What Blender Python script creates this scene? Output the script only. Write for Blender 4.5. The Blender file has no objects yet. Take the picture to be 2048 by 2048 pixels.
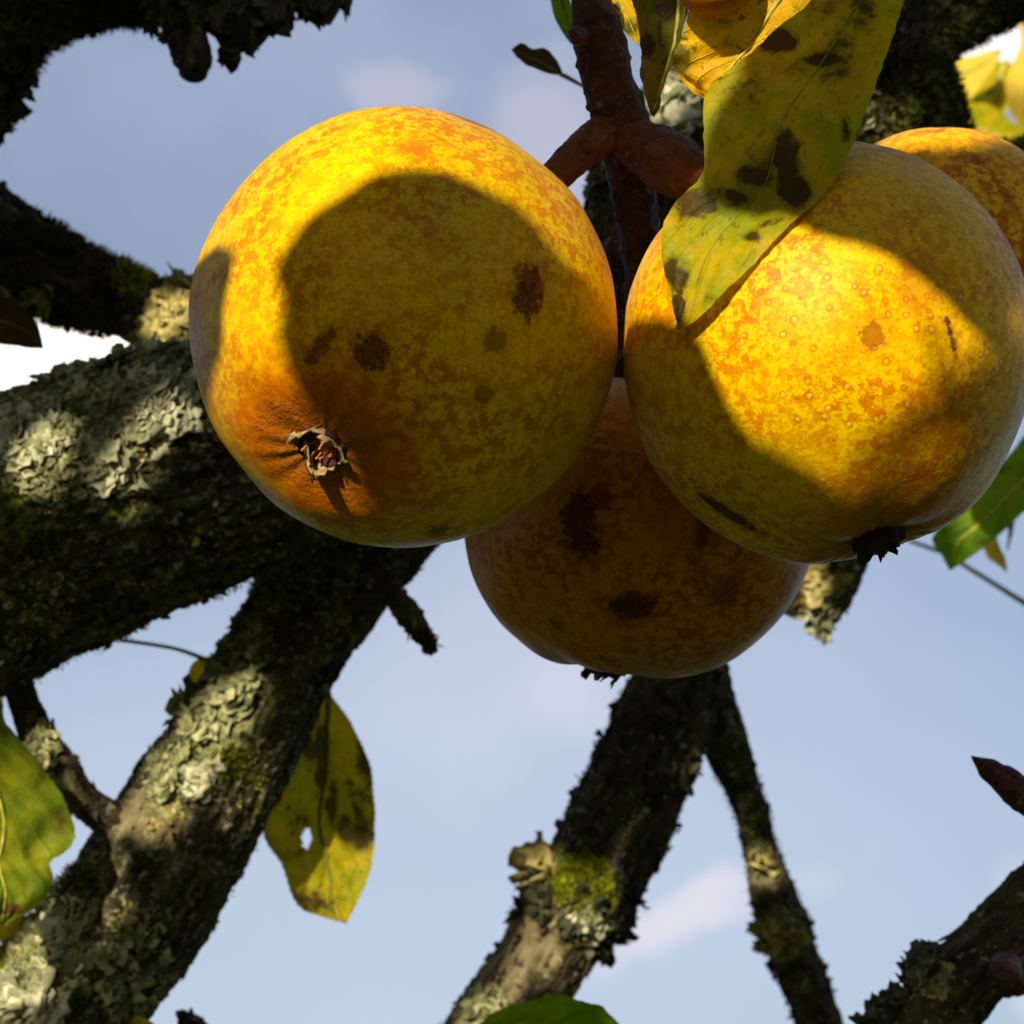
import bpy, math, random
import numpy as np
from mathutils import Vector

# ------------------------------------------------------------------ camera
C = bpy.context.scene.collection
SC = bpy.context.scene
PITCH = math.radians(22.0)
HT = math.tan(math.radians(13.5))
CAM = np.array([0.0, 0.0, 1.75])
RT = np.array([1.0, 0, 0])
FW = np.array([0, math.cos(PITCH), math.sin(PITCH)])
UP = np.array([0, -math.sin(PITCH), math.cos(PITCH)])
cd = bpy.data.cameras.new('camera')
cam = bpy.data.objects.new('camera', cd)
C.objects.link(cam)
cam.location = CAM
cam.rotation_euler = (math.pi/2 + PITCH, 0, 0)
cd.sensor_width = 36
cd.angle = math.radians(27.0)
cd.clip_start = 0.01
cd.clip_end = 6000
cd.dof.use_dof = True
cd.dof.focus_distance = 0.415
cd.dof.aperture_fstop = 30
SC.camera = cam

def at(px, py, d):
    """photo pixel (0..2048) and depth in metres -> world point"""
    return CAM + d*(FW + (px-1024)/1024*HT*RT + (1024-py)/1024*HT*UP)
def proj(P):
    q = np.asarray(P) - CAM
    z = q @ FW
    zz = np.where(np.abs(z) < 1e-6, 1e-6, z)
    return 1024 + (q @ RT)/zz/HT*1024, 1024 - (q @ UP)/zz/HT*1024, z
def pxm(d):          # metres per photo pixel at depth d
    return d*HT/1024

# ------------------------------------------------------------------ sun and sky
SA = math.radians(50)
SUN = math.cos(SA)*(-0.50*RT + 0.866*UP) + math.sin(SA)*(-FW)
SUN = SUN/np.linalg.norm(SUN)
sl = bpy.data.lights.new('sun', 'SUN')
so = bpy.data.objects.new('sun', sl)
C.objects.link(so)
so.rotation_euler = Vector(SUN).to_track_quat('Z', 'Y').to_euler()
so.location = (0, -4, 6)
sl.energy = 5.0
sl.angle = math.radians(0.8)
sl.color = (1.0, 0.87, 0.63)
SC.view_settings.view_transform = 'Standard'
SC.view_settings.look = 'None'
SC.view_settings.exposure = 0.45
SC.view_settings.gamma = 1.0
SC.view_settings.use_curve_mapping = False
SC.cycles.max_bounces = 6; SC.cycles.diffuse_bounces = 3; SC.cycles.transparent_max_bounces = 4; SC.cycles.transmission_bounces = 4

W = bpy.data.worlds.new('World')
SC.world = W
W.use_nodes = True
nt = W.node_tree
nt.nodes.clear()

class G:
    """tiny node-graph helper"""
    def __init__(s, nt): s.nt = nt
    def n(s, t, **k):
        x = s.nt.nodes.new(t)
        for a, v in k.items(): setattr(x, a, v)
        return x
    def l(s, a, b): s.nt.links.new(a, b)
    def put(s, sock, v):
        if isinstance(v, bpy.types.NodeSocket): s.l(v, sock)
        elif v is not None:
            if isinstance(v, (tuple, list)) and sock.type == 'RGBA' and len(v) == 3: v = (*v, 1)
            sock.default_value = v
    def m(s, op, a, b=None, c=None, clamp=False):
        x = s.n('ShaderNodeMath', operation=op, use_clamp=clamp)
        s.put(x.inputs[0], a); s.put(x.inputs[1], b); s.put(x.inputs[2], c)
        return x.outputs[0]
    def vm(s, op, a, b=None, sc=None):
        x = s.n('ShaderNodeVectorMath', operation=op)
        s.put(x.inputs[0], a); s.put(x.inputs[1], b)
        if sc is not None: s.put(x.inputs['Scale'], sc)
        return x.outputs['Value'] if op in ('DOT_PRODUCT', 'LENGTH', 'DISTANCE') else x.outputs[0]
    def mix(s, f, a, b, mode='MIX'):
        x = s.n('ShaderNodeMix', data_type='RGBA', blend_type=mode)
        s.put(x.inputs[0], f); s.put(x.inputs[6], a); s.put(x.inputs[7], b)
        return x.outputs[2]
    def sm(s, v, lo, hi, a=0.0, b=1.0):
        x = s.n('ShaderNodeMapRange', interpolation_type='SMOOTHSTEP')
        s.put(x.inputs[0], v); s.put(x.inputs[1], lo); s.put(x.inputs[2], hi); s.put(x.inputs[3], a); s.put(x.inputs[4], b)
        return x.outputs[0]
    def noise(s, vec, scale, detail=4, rough=.55, dist=0.0, col=False):
        x = s.n('ShaderNodeTexNoise')
        s.put(x.inputs['Vector'], vec); s.put(x.inputs['Scale'], scale)
        x.inputs['Detail'].default_value = detail; x.inputs['Roughness'].default_value = rough
        x.inputs['Distortion'].default_value = dist
        return x.outputs['Color' if col else 'Fac']
    def vor(s, vec, scale, feature='F1', out='Distance', rnd=1.0):
        x = s.n('ShaderNodeTexVoronoi', feature=feature)
        s.put(x.inputs['Vector'], vec); s.put(x.inputs['Scale'], scale)
        x.inputs['Randomness'].default_value = rnd
        return x.outputs[out]
    def ramp(s, f, stops):
        x = s.n('ShaderNodeValToRGB')
        s.put(x.inputs[0], f)
        e = x.color_ramp.elements
        while len(e) < len(stops): e.new(0.5)
        for i, (p, c) in enumerate(stops):
            e[i].position = p; e[i].color = (*c, 1)
        return x.outputs[0]
    def attr(s, name, out='Fac'):
        return s.n('ShaderNodeAttribute', attribute_name=name).outputs[out]
    def bump(s, h, strength, dist, nrm=None):
        x = s.n('ShaderNodeBump')
        x.inputs['Strength'].default_value = strength; x.inputs['Distance'].default_value = dist
        s.put(x.inputs['Height'], h)
        if nrm is not None: s.l(nrm, x.inputs['Normal'])
        return x.outputs[0]

g = G(nt)
sky = g.n('ShaderNodeTexSky', sky_type='NISHITA', sun_disc=False)
sky.sun_elevation = math.asin(SUN[2])
sky.sun_rotation = math.atan2(SUN[0], SUN[1])
sky.altitude = 100; sky.air_density = 1.0; sky.dust_density = 2.0; sky.ozone_density = 1.5
direc = g.n('ShaderNodeTexCoord').outputs['Generated']
wob = g.noise(direc, 9.0, 5, .6, col=True)
wv = g.vm('ADD', direc, g.vm('SCALE', g.vm('SUBTRACT', wob, (.5, .5, .5)), sc=0.07))
# thin high cloud over the whole sky, in soft patches
veil = g.sm(g.noise(direc, 5.0, 6, .5), .30, .78, .36, .66)
base = g.mix(veil, sky.outputs[0], (4.15, 4.75, 6.35))
# separate small clouds (direction, radius along and across, tilt, cover)
clouds = [(800, 175, 110, 55, -18, .38, (5.7, 5.3, 6.3)), (1140, 290, 130, 75, -20, .42, (6.0, 5.5, 6.5)),
          (1080, 180, 90, 50, 10, .22, (5.7, 5.5, 6.5)),
          (1010, 1330, 330, 230, 25, .32, (6.4, 6.1, 7.0)), (1150, 1400, 110, 90, 0, .25, (6.9, 6.5, 6.9)),
          (1400, 1850, 160, 50, 27, .62, (8.2, 7.0, 7.1)), (1560, 1800, 110, 50, 20, .2, (6.6, 6.4, 7.0)),
          (170, 690, 300, 75, 0, 1.0, (17.0, 14.5, 12.4)), (0, 750, 160, 90, 20, .95, (15.0, 13.6, 13.2)),
          (1960, 120, 170, 62, 8, .95, (11.0, 9.6, 9.8)), (2080, 1900, 80, 170, 0, .5, (6.7, 6.9, 7.4)),
          (620, 1750, 1400, 600, 8, .40, (5.6, 6.2, 7.35))]
for (px, py, ra, rb, tilt, cover, col) in clouds:
    c = at(px, py, 1.0) - CAM; c = c/np.linalg.norm(c)
    u = RT - c*(RT @ c); u /= np.linalg.norm(u); v = np.cross(c, u); v = -v if v @ UP < 0 else v
    t = math.radians(tilt); a = math.cos(t)*u + math.sin(t)*v; b = -math.sin(t)*u + math.cos(t)*v
    k = HT/1024
    da = g.vm('DOT_PRODUCT', g.vm('SUBTRACT', wv, tuple(c)), tuple(a/(ra*k)))
    db = g.vm('DOT_PRODUCT', g.vm('SUBTRACT', wv, tuple(c)), tuple(b/(rb*k)))
    r2 = g.m('ADD', g.m('MULTIPLY', da, da), g.m('MULTIPLY', db, db))
    front = g.m('GREATER_THAN', g.vm('DOT_PRODUCT', direc, tuple(c)), 0.5)
    mk = g.m('MULTIPLY', g.m('MULTIPLY', g.sm(r2, 1.9, 0.0), cover), front)
    base = g.mix(mk, base, col)
bg = g.n('ShaderNodeBackground')
g.l(base, bg.inputs[0]); bg.inputs[1].default_value = 0.089
wo = g.n('ShaderNodeOutputWorld'); g.l(bg.outputs[0], wo.inputs[0])

# ------------------------------------------------------------------ helpers
RNG = np.random.default_rng(7)
random.seed(7)
_perm = np.random.default_rng(3).permutation(256)
_perm = np.concatenate([_perm, _perm, _perm])
_gr = np.random.default_rng(5).normal(size=(256, 3)); _gr /= np.linalg.norm(_gr, axis=1)[:, None]
def pn(p):
    p = np.asarray(p, float)
    i = np.floor(p).astype(int); f = p - i; i &= 255
    u = f*f*f*(f*(f*6-15)+10)
    r = 0
    for dx in (0, 1):
        for dy in (0, 1):
            for dz in (0, 1):
                h = _perm[_perm[_perm[(i[:, 0]+dx) & 255] + ((i[:, 1]+dy) & 255)] + ((i[:, 2]+dz) & 255)]
                d = f - np.array([dx, dy, dz])
                w = (u[:, 0] if dx else 1-u[:, 0])*(u[:, 1] if dy else 1-u[:, 1])*(u[:, 2] if dz else 1-u[:, 2])
                r = r + w*np.einsum('ij,ij->i', _gr[h], d)
    return r*1.5
def fbm(p, sc, o=4, g_=.5):
    p = np.asarray(p)*sc; a = 1; t = 0
    for k in range(o):
        t = t + a*pn(p + 17.3*k); p = p*2.03; a *= g_
    return t
def nz(v): return v/np.maximum(np.linalg.norm(v, axis=-1, keepdims=True), 1e-12)

def tag(o, label=None, cat=None, group=None, kind=None):
    if label: o['label'] = label
    if cat: o['category'] = cat
    if group: o['group'] = group
    if kind: o['kind'] = kind
    return o
def thing(name, loc, label, cat, group=None):
    o = bpy.data.objects.new(name, None)
    o.empty_display_size = .01
    C.objects.link(o); o.location = loc
    return tag(o, label, cat, group)
def obj(name, V, F, mat, parent=None, attrs=None, kind=None, smooth=True, label=None):
    """V world coordinates; the mesh is stored relative to its parent's location"""
    V = np.asarray(V, float)
    o0 = np.array(parent_origin(parent)) if parent is not None else V.mean(0)
    me = bpy.data.meshes.new(name)
    V = V - o0
    if isinstance(F, np.ndarray):
        nf, k = F.shape
        me.vertices.add(len(V)); me.vertices.foreach_set('co', V.ravel())
        me.loops.add(nf*k); me.polygons.add(nf)
        me.loops.foreach_set('vertex_index', F.ravel().astype(np.int32))
        me.polygons.foreach_set('loop_start', (np.arange(nf)*k).astype(np.int32))
        me.polygons.foreach_set('loop_total', np.full(nf, k, np.int32))
        me.update(calc_edges=True)
    else:
        me.from_pydata(V.tolist(), [], [list(map(int, f)) for f in F])
    if smooth: me.polygons.foreach_set('use_smooth', np.ones(len(me.polygons), bool))
    if attrs:
        for k_, a in attrs.items():
            a = np.asarray(a, float)
            if a.ndim == 1:
                at_ = me.attributes.new(k_, 'FLOAT', 'POINT'); at_.data.foreach_set('value', a)
            else:
                at_ = me.attributes.new(k_, 'FLOAT_VECTOR', 'POINT'); at_.data.foreach_set('vector', a.ravel())
    me.materials.append(mat)
    o = bpy.data.objects.new(name, me)
    C.objects.link(o)
    if parent is not None: o.parent = parent
    else: o.location = o0
    if kind: o['kind'] = kind
    if label: o['label'] = label
    return o
def parent_origin(p):
    o = Vector((0, 0, 0))
    while p is not None: o = o + p.location; p = p.parent
    return o
def grid_faces(nr, nc, wrap=False):
    r = np.arange(nr-1)[:, None]; c = np.arange(nc if wrap else nc-1)[None, :]
    c2 = (c+1) % nc
    return np.stack([r*nc+c+0*r, r*nc+c2+0*r, (r+1)*nc+c2, (r+1)*nc+c], -1).reshape(-1, 4)
def cr(P, n):
    """Catmull-Rom resample of rows P, n samples, evenly by length"""
    P = np.asarray(P, float)
    Q = np.vstack([2*P[0]-P[1], P, 2*P[-1]-P[-2]])
    out = []
    for i in range(len(P)-1):
        p0, p1, p2, p3 = Q[i:i+4]
        t = np.linspace(0, 1, 40, endpoint=(i == len(P)-2))[:, None]
        out.append(.5*((2*p1)+(-p0+p2)*t+(2*p0-5*p1+4*p2-p3)*t**2+(-p0+3*p1-3*p2+p3)*t**3))
    O = np.vstack(out)
    d = np.concatenate([[0], np.cumsum(np.linalg.norm(np.diff(O[:, :3], axis=0), axis=1))])
    s = np.linspace(0, d[-1], n)
    return np.stack([np.interp(s, d, O[:, k]) for k in range(O.shape[1])], 1)

# ------------------------------------------------------------------ materials
def new_mat(name):
    m = bpy.data.materials.new(name); m.use_nodes = True
    m.node_tree.nodes.clear()
    gg = G(m.node_tree)
    out = gg.n('ShaderNodeOutputMaterial')
    return m, gg, out
def principled(gg, out, color, rough=.6, normal=None, spec=.3, link=True, **kw):
    b = gg.n('ShaderNodeBsdfPrincipled')
    gg.put(b.inputs['Base Color'], color); gg.put(b.inputs['Roughness'], rough)
    b.inputs['Specular IOR Level'].default_value = spec
    if normal is not None: gg.l(normal, b.inputs['Normal'])
    for k, v in kw.items(): gg.put(b.inputs[k.replace('_', ' ')], v)
    if link: gg.l(b.outputs[0], out.inputs[0])
    return b

def bark_material(name, tone=(1, 1, 1), pale=.0, green=.5, red=.0):
    m, q, out = new_mat(name)
    co = q.n('ShaderNodeTexCoord').outputs['Object']
    bx = q.attr('bark', 'Vector')
    n1 = q.noise(bx, 240, 8, .68)
    n2 = q.noise(co, 900, 5, .7)
    n3 = q.noise(co, 55, 4, .6)
    t = tone
    col = q.ramp(n1, [(.30, (.008*t[0], .0065*t[1], .005*t[2])), (.48, (.036*t[0], .028*t[1], .018*t[2])),
                      (.62, (.10*t[0], .078*t[1], .05*t[2])), (.78, (.26*t[0], .21*t[1], .14*t[2]))])
    col = q.mix(q.m('MULTIPLY', q.sm(n3, .46, .66), .75 if pale else .55), col, q.ramp(n2, [(.3, (.035, .04, .006)), (.55, (.095, .10, .014)), (.8, (.22, .21, .04))]) if green else col)
    # rusty flecks
    fl = q.noise(co, 330, 3, .5)
    col = q.mix(q.m('MULTIPLY', q.sm(fl, .66, .72), .7), col, (.20, .075, .02))
    # pale crust specks
    sp = q.noise(co, 420, 4, .6)
    col = q.mix(q.m('MULTIPLY', q.sm(sp, .60 - pale*.12, .66), .8), col, (.34, .33, .24))
    if red: col = q.mix(red, col, (.12, .035, .015))
    # lichen crust and moss where they grow
    li = q.attr('lichen'); mo = q.attr('moss'); ta = q.attr('tan')
    edge = q.noise(co, 300, 5, .62)
    lc = q.ramp(q.noise(co, 520, 6, .7), [(.25, (.10, .10, .055)), (.45, (.20, .215, .09)), (.62, (.36, .37, .17)), (.8, (.56, .54, .30))])
    mc = q.ramp(q.noise(co, 700, 5, .7), [(.25, (.035, .045, .004)), (.5, (.13, .16, .012)), (.75, (.30, .32, .03))])
    tc = q.ramp(q.noise(bx, 500, 5, .6), [(.25, (.10, .075, .035)), (.5, (.24, .20, .11)), (.75, (.36, .31, .19))])
    col = q.mix(q.sm(q.m('ADD', ta, q.m('MULTIPLY', q.m('SUBTRACT', edge, .5), 1.2)), .4, .6), col, tc)
    col = q.mix(q.sm(q.m('ADD', mo, q.m('MULTIPLY', q.m('SUBTRACT', edge, .5), 1.6)), .42, .58), col, mc)
    edge2 = q.noise(co, 380, 5, .65)
    lmask = q.sm(q.m('ADD', li, q.m('MULTIPLY', q.m('SUBTRACT', edge2, .5), 1.8)), .44, .54)
    col = q.mix(lmask, col, lc)
    h = q.m('ADD', q.m('MULTIPLY', n1, 1.0), q.m('MULTIPLY', n2, .45))
    h = q.m('ADD', h, q.m('MULTIPLY', lmask, .35))
    nrm = q.bump(h, 1.0, .0016)
    principled(q, out, col, .85, nrm, .12)
    return m

def lobe_material(name, stops, rough=.8, scale=900):
    m, q, out = new_mat(name)
    co = q.n('ShaderNodeTexCoord').outputs['Object']
    tn = q.attr('tint')
    n = q.noise(co, scale, 4, .6)
    f = q.m('ADD', q.m('MULTIPLY', n, .55), q.m('MULTIPLY', tn, .5))
    col = q.ramp(f, stops)
    b = principled(q, out, col, rough, q.bump(n, .7, .0005), .15, link=False)
    tr = q.n('ShaderNodeBsdfTranslucent'); q.l(col, tr.inputs[0])
    ms = q.n('ShaderNodeMixShader'); ms.inputs[0].default_value = .15
    q.l(b.outputs[0], ms.inputs[1]); q.l(tr.outputs[0], ms.inputs[2]); q.l(ms.outputs[0], out.inputs[0])
    return m

M_bark = bark_material('dark_bark')
M_barkG = bark_material('mossy_bark', (1.0, 1.05, .8), .6)
M_barkR = bark_material('red_twig_bark', (1.3, .9, .7), 0, 0, .35)
M_lichen = lobe_material('grey_green_lichen', [(.2, (.05, .055, .025)), (.42, (.17, .18, .08)), (.6, (.34, .36, .18)), (.85, (.58, .56, .30))], .8, 600)
M_lichenW = lobe_material('pale_lichen', [(.2, (.14, .15, .09)), (.42, (.32, .33, .19)), (.6, (.52, .52, .36)), (.85, (.74, .71, .52))], .8, 600)
M_lichenY = lobe_material('yellow_lichen', [(.2, (.10, .08, .02)), (.42, (.32, .27, .08)), (.6, (.50, .42, .14)), (.85, (.62, .56, .26))])
M_lichenD = lobe_material('dark_lichen', [(.2, (.015, .016, .010)), (.42, (.04, .042, .025)), (.6, (.08, .085, .05)), (.85, (.16, .16, .10))])
M_moss = lobe_material('moss', [(.2, (.05, .06, .003)), (.42, (.18, .21, .008)), (.6, (.34, .37, .015)), (.85, (.55, .54, .05))], .75)
M_mossD = lobe_material('dark_moss', [(.2, (.012, .014, .003)), (.42, (.035, .040, .006)), (.6, (.07, .08, .012)), (.85, (.14, .14, .02))], .85)
M_flake = lobe_material('bark_flake', [(.2, (.012, .010, .008)), (.42, (.035, .028, .018)), (.6, (.075, .06, .038)), (.85, (.15, .12, .08))], .85)

def stalk_material(name, c0, c1, c2):
    m, q, out = new_mat(name)
    co = q.n('ShaderNodeTexCoord').outputs['Object']
    n = q.noise(co, 210, 8, .72, .6); n2 = q.noise(co, 1100, 4, .65)
    col = q.ramp(n, [(.3, c0), (.5, c1), (.72, c2)])
    col = q.mix(q.m('MULTIPLY', q.sm(q.noise(co, 600, 3, .5), .63, .68), .7), col, (.22, .14, .07))
    col = q.mix(q.m('MULTIPLY', q.attr('ring'), .7), col, (.03, .012, .008))
    principled(q, out, col, .5, q.bump(q.m('ADD', n, q.m('ADD', q.m('MULTIPLY', n2, .5), q.m('MULTIPLY', q.noise(co, 380, 5, .7, 1.2), .9))), 1.0, .0010), .22)
    return m
M_spur = stalk_material('spur_bark', (.018, .007, .004), (.055, .020, .009), (.12, .06, .025))
M_stalk = stalk_material('fruit_stalk', (.05, .014, .005), (.13, .040, .010), (.20, .085, .022))
M_bud = stalk_material('bud_scale', (.02, .008, .008), (.07, .022, .020), (.16, .06, .05))

def leaf_material(name, c_a, c_b, c_vein, spot, spot_amt=.5, trans=.4, seed=0.0, fine=.3, fleck=.5):
    m, q, out = new_mat(name)
    uv = q.attr('leafuv', 'Vector')
    sep = q.n('ShaderNodeSeparateXYZ'); q.l(uv, sep.inputs[0])
    u, v = sep.outputs[0], sep.outputs[1]
    co = q.vm('ADD', q.n('ShaderNodeTexCoord').outputs['Object'], (seed, seed*.7, -seed))
    av = q.m('ABSOLUTE', q.m('SUBTRACT', v, .5))
    wig = q.m('MULTIPLY', q.m('SUBTRACT', q.noise(co, 90, 2, .5), .5), .9)
    ph = q.m('FRACT', q.m('ADD', q.m('ADD', q.m('MULTIPLY', u, 7.0), q.m('MULTIPLY', av, -5.0)), wig))
    vein = q.sm(q.m('ABSOLUTE', q.m('SUBTRACT', ph, .5)), .075, .0)
    net = q.sm(q.vor(co, 420, 'DISTANCE_TO_EDGE'), .09, .0)
    n = q.noise(co, 70, 6, .68)
    col = q.mix(q.sm(n, .40, .60), c_a, c_b)
    n2 = q.noise(co, 230, 4, .6)
    col = q.mix(q.m('MULTIPLY', q.sm(n2, .45, .75), fine), col, tuple(x*.55 for x in c_b))
    col = q.mix(q.m('MULTIPLY', vein, .22), col, c_vein)
    col = q.mix(q.m('MULTIPLY', net, .10), col, c_vein)
    # brown blotches and fine flecks
    s1 = q.sm(q.noise(co, 62, 5, .6, .3), .68 - .14*spot_amt, .76 - .14*spot_amt)
    col = q.mix(q.m('MULTIPLY', q.sm(q.noise(co, 62, 5, .6, .3), .58 - .14*spot_amt, .72 - .14*spot_amt), .4), col, tuple(x*.4+y*.25 for x, y in zip(c_a, spot)))
    col = q.mix(q.m('MULTIPLY', s1, .92), col, spot)
    s2 = q.m('MULTIPLY', q.sm(q.noise(co, 480, 4, .7), .57, .64), q.sm(q.noise(co, 55, 3, .6), .40, .56))
    col = q.mix(q.m('MULTIPLY', s2, fleck), col, tuple(x*.8 for x in spot))
    sp = q.attr('spots')
    col = q.mix(q.m('MULTIPLY', q.sm(q.m('ADD', sp, q.m('MULTIPLY', q.m('SUBTRACT', n, .5), 1.6)), .05, .5), .55), col, tuple(x*.45+y*.4 for x, y in zip(c_a, spot)))
    col = q.mix(q.m('MULTIPLY', q.sm(q.m('ADD', sp, q.m('ADD', q.m('MULTIPLY', q.m('SUBTRACT', n2, .5), 1.5), q.m('MULTIPLY', q.m('SUBTRACT', n, .5), 1.8))), .36, .70), .88), col, spot)
    nrm = q.bump(q.m('ADD', q.m('MULTIPLY', vein, -.4), q.m('ADD', q.m('MULTIPLY', net, -.15), q.m('MULTIPLY', n2, .5))), .6, .0006)
    b = principled(q, out, col, .55, nrm, .18, link=False)
    tr = q.n('ShaderNodeBsdfTranslucent'); q.l(q.mix(1.0, col, (1.0, .95, .6), 'MULTIPLY'), tr.inputs[0])
    ms = q.n('ShaderNodeMixShader'); ms.inputs[0].default_value = trans
    q.l(b.outputs[0], ms.inputs[1]); q.l(tr.outputs[0], ms.inputs[2]); q.l(ms.outputs[0], out.inputs[0])
    return m
ML_olive = leaf_material('olive_yellow_leaf', (.32, .37, .001), (.58, .43, .001), (.34, .36, .01), (.045, .020, .003), .30, .45, 0, .45, .45)
ML_dull = leaf_material('dull_olive_leaf', (.11, .12, .001), (.20, .14, .001), (.18, .18, .01), (.035, .018, .003), .45, .3, 2.7, .4, .5)  # olive darkened: this leaf's shade is put into its colour
ML_gold = leaf_material('golden_leaf', (.80, .52, .006), (.74, .40, .002), (.66, .46, .01), (.10, .09, .006), .30, .35, 1.3, .4, .9)
ML_yel = leaf_material('spotted_yellow_leaf', (.36, .36, .004), (.62, .42, .006), (.30, .30, .02), (.055, .035, .008), .80, .45, 2.1, .6, .9)
ML_grn = leaf_material('yellow_green_leaf', (.16, .24, .008), (.36, .36, .01), (.42, .46, .06), (.14, .05, .012), .18, .45, 3.7, .3, .3)
ML_green = leaf_material('green_leaf', (.10, .22, .004), (.20, .32, .005), (.25, .38, .03), (.07, .06, .012), .1, .45, 4.2, .3, .2)
ML_brown = leaf_material('brown_leaf', (.07, .024, .004), (.055, .04, .006), (.05, .025, .005), (.03, .012, .006), .7, .3, 5.5, .4, .4)  # brown darkened further, putting the left-edge leaf's shade into the colour
ML_pale = leaf_material('pale_yellow_leaf', (.78, .55, .06), (.80, .58, .05), (.70, .58, .10), (.30, .16, .02), .05, .35, 6.0, .2, .2)
ML_canopy = None
def plain(name, col, rough=.5, sc=500):
    m, q, out = new_mat(name)
    co = q.n('ShaderNodeTexCoord').outputs['Object']
    n = q.noise(co, sc, 4, .6)
    principled(q, out, q.mix(q.sm(n, .3, .7), tuple(x*.55 for x in col), tuple(min(1, x*1.25) for x in col)), rough, q.bump(n, .5, .0004), .3)
    return m
ML_canopy = plain('canopy_leaf', (.10, .11, .012), .5, 60)  # for the unseen leaves added to block the light
M_veinY = plain('leaf_rib', (.42, .40, .05))
M_veinO = plain('olive_leaf_rib', (.26, .26, .01))
M_veinD = plain('dark_leaf_rib', (.16, .16, .02))
M_sepal = plain('dry_sepal', (.30, .20, .095), .8, 900)
M_sepalD = plain('dark_sepal', (.030, .016, .016), .7, 900)
M_stamen = plain('stamen', (.50, .18, .05), .6, 900)
M_pit = plain('calyx_pit', (.040, .010, .008), .8, 900)

# ------------------------------------------------------------------ generic builders
def tube(P, ring=24, step=None, disp=None, cap=True):
    """P rows x,y,z,r in world -> V, F, info (s along, theta, centre, normal)"""
    P = np.asarray(P, float)
    L = np.sum(np.linalg.norm(np.diff(P[:, :3], axis=0), axis=1))
    n = max(6, int(L/step)) if step else 24
    S = cr(P, n)
    X, R = S[:, :3], np.maximum(S[:, 3], 1e-5)
    T = nz(np.gradient(X, axis=0))
    N = np.zeros_like(T); a = np.array([0.13, .2, .97]); a = np.cross(T[0], a); N[0] = a/np.linalg.norm(a)
    for i in range(1, n):
        v = N[i-1]-T[i]*(N[i-1] @ T[i]); N[i] = v/np.linalg.norm(v)
    B = np.cross(T, N)
    if cap:      # round off the ends by extra shrinking rings
        k = 7
        a = np.linspace(math.pi/2, 0.06, k)
        def ends(i, sgn):
            x = X[i] + sgn*T[i]*(R[i]*.8*np.cos(a))[:, None]; r = R[i]*np.sin(a)
            return x[1:], r[1:]
        xe, re = ends(-1, 1); xs, rs = ends(0, -1)
        X = np.vstack([xs[::-1], X, xe]); R = np.concatenate([rs[::-1], R, re])
        T = np.vstack([np.repeat(T[:1], k-1, 0), T, np.repeat(T[-1:], k-1, 0)])
        N = np.vstack([np.repeat(N[:1], k-1, 0), N, np.repeat(N[-1:], k-1, 0)])
        B = np.vstack([np.repeat(B[:1], k-1, 0), B, np.repeat(B[-1:], k-1, 0)])
    n = len(X)
    th = np.linspace(0, 2*math.pi, ring, endpoint=False)
    d = np.cos(th)[None, :, None]*N[:, None]+np.sin(th)[None, :, None]*B[:, None]
    V = X[:, None]+R[:, None, None]*d
    s = np.concatenate([[0], np.cumsum(np.linalg.norm(np.diff(X, axis=0), axis=1))])
    bark = np.stack([R[:, None]*np.cos(th), R[:, None]*np.sin(th), np.repeat(s[:, None]*.33, ring, 1)], -1).reshape(-1, 3)
    V = V.reshape(-1, 3); d = d.reshape(-1, 3); RR = np.repeat(R, ring)
    if disp is not None: V = V + d*disp(V, bark, RR, np.repeat(s, ring), np.tile(th, n))[:, None]
    F = grid_faces(n, ring, True)
    F = F[:, ::-1]
    return V, F, dict(normal=d, bark=bark, R=RR, n=n, ring=ring)

def lobes(P, Nn, size, tilt=(.2, 1.2), k=9, elong=1.3, rag=.35, droop=None, hug=.3, curl=.35):
    """foliose flakes standing on a surface: P, Nn points and normals; returns V,F,tint (triangles)"""
    n = len(P)
    size = np.broadcast_to(size, (n,))
    rnd = RNG.normal(size=(n, 3))
    t1 = nz(np.cross(Nn, rnd)); t2 = np.cross(Nn, t1)
    if droop is not None:
        dr = droop - Nn*(Nn @ droop)[:, None]
        t1 = nz(t1*.5+dr)
        t2 = nz(np.cross(Nn, t1))
    ti = RNG.uniform(*tilt, size=n)[:, None]
    ax = nz(t1*np.cos(ti)+Nn*np.sin(ti))      # growth direction
    nn = nz(Nn*np.cos(ti)-t1*np.sin(ti))
    a = np.linspace(0, 2*math.pi, k, endpoint=False)
    rr = 1+rag*RNG.uniform(-1, 1, size=(n, k))
    rings = []
    for f, lift in ((.5, .0), (1.0, 1.0)):
        x = (np.cos(a)[None]*rr*f*elong*.5+.42)*size[:, None]
        y = np.sin(a)[None]*rr*f*.5*size[:, None]
        z = lift*curl*size[:, None]*RNG.uniform(-.2, 1, size=(n, k))*.6
        rings.append(P[:, None]+ax[:, None]*x[..., None]+t2[:, None]*y[..., None]+nn[:, None]*z[..., None])
    ctr = P+ax*(.42*size)[:, None]-nn*(.10*size)[:, None]
    V = np.concatenate([ctr[:, None], rings[0], rings[1]], 1)      # n, 1+2k, 3
    base = []
    for i in range(k):
        j = (i+1) % k
        base += [(0, 1+i, 1+j), (1+i, 1+k+i, 1+k+j), (1+i, 1+k+j, 1+j)]
    base = np.array(base)
    F = (base[None]+(np.arange(n)*(1+2*k))[:, None, None]).reshape(-1, 3)
    tint = np.repeat(RNG.uniform(0, 1, n), 1+2*k)
    return V.reshape(-1, 3), F, tint

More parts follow.
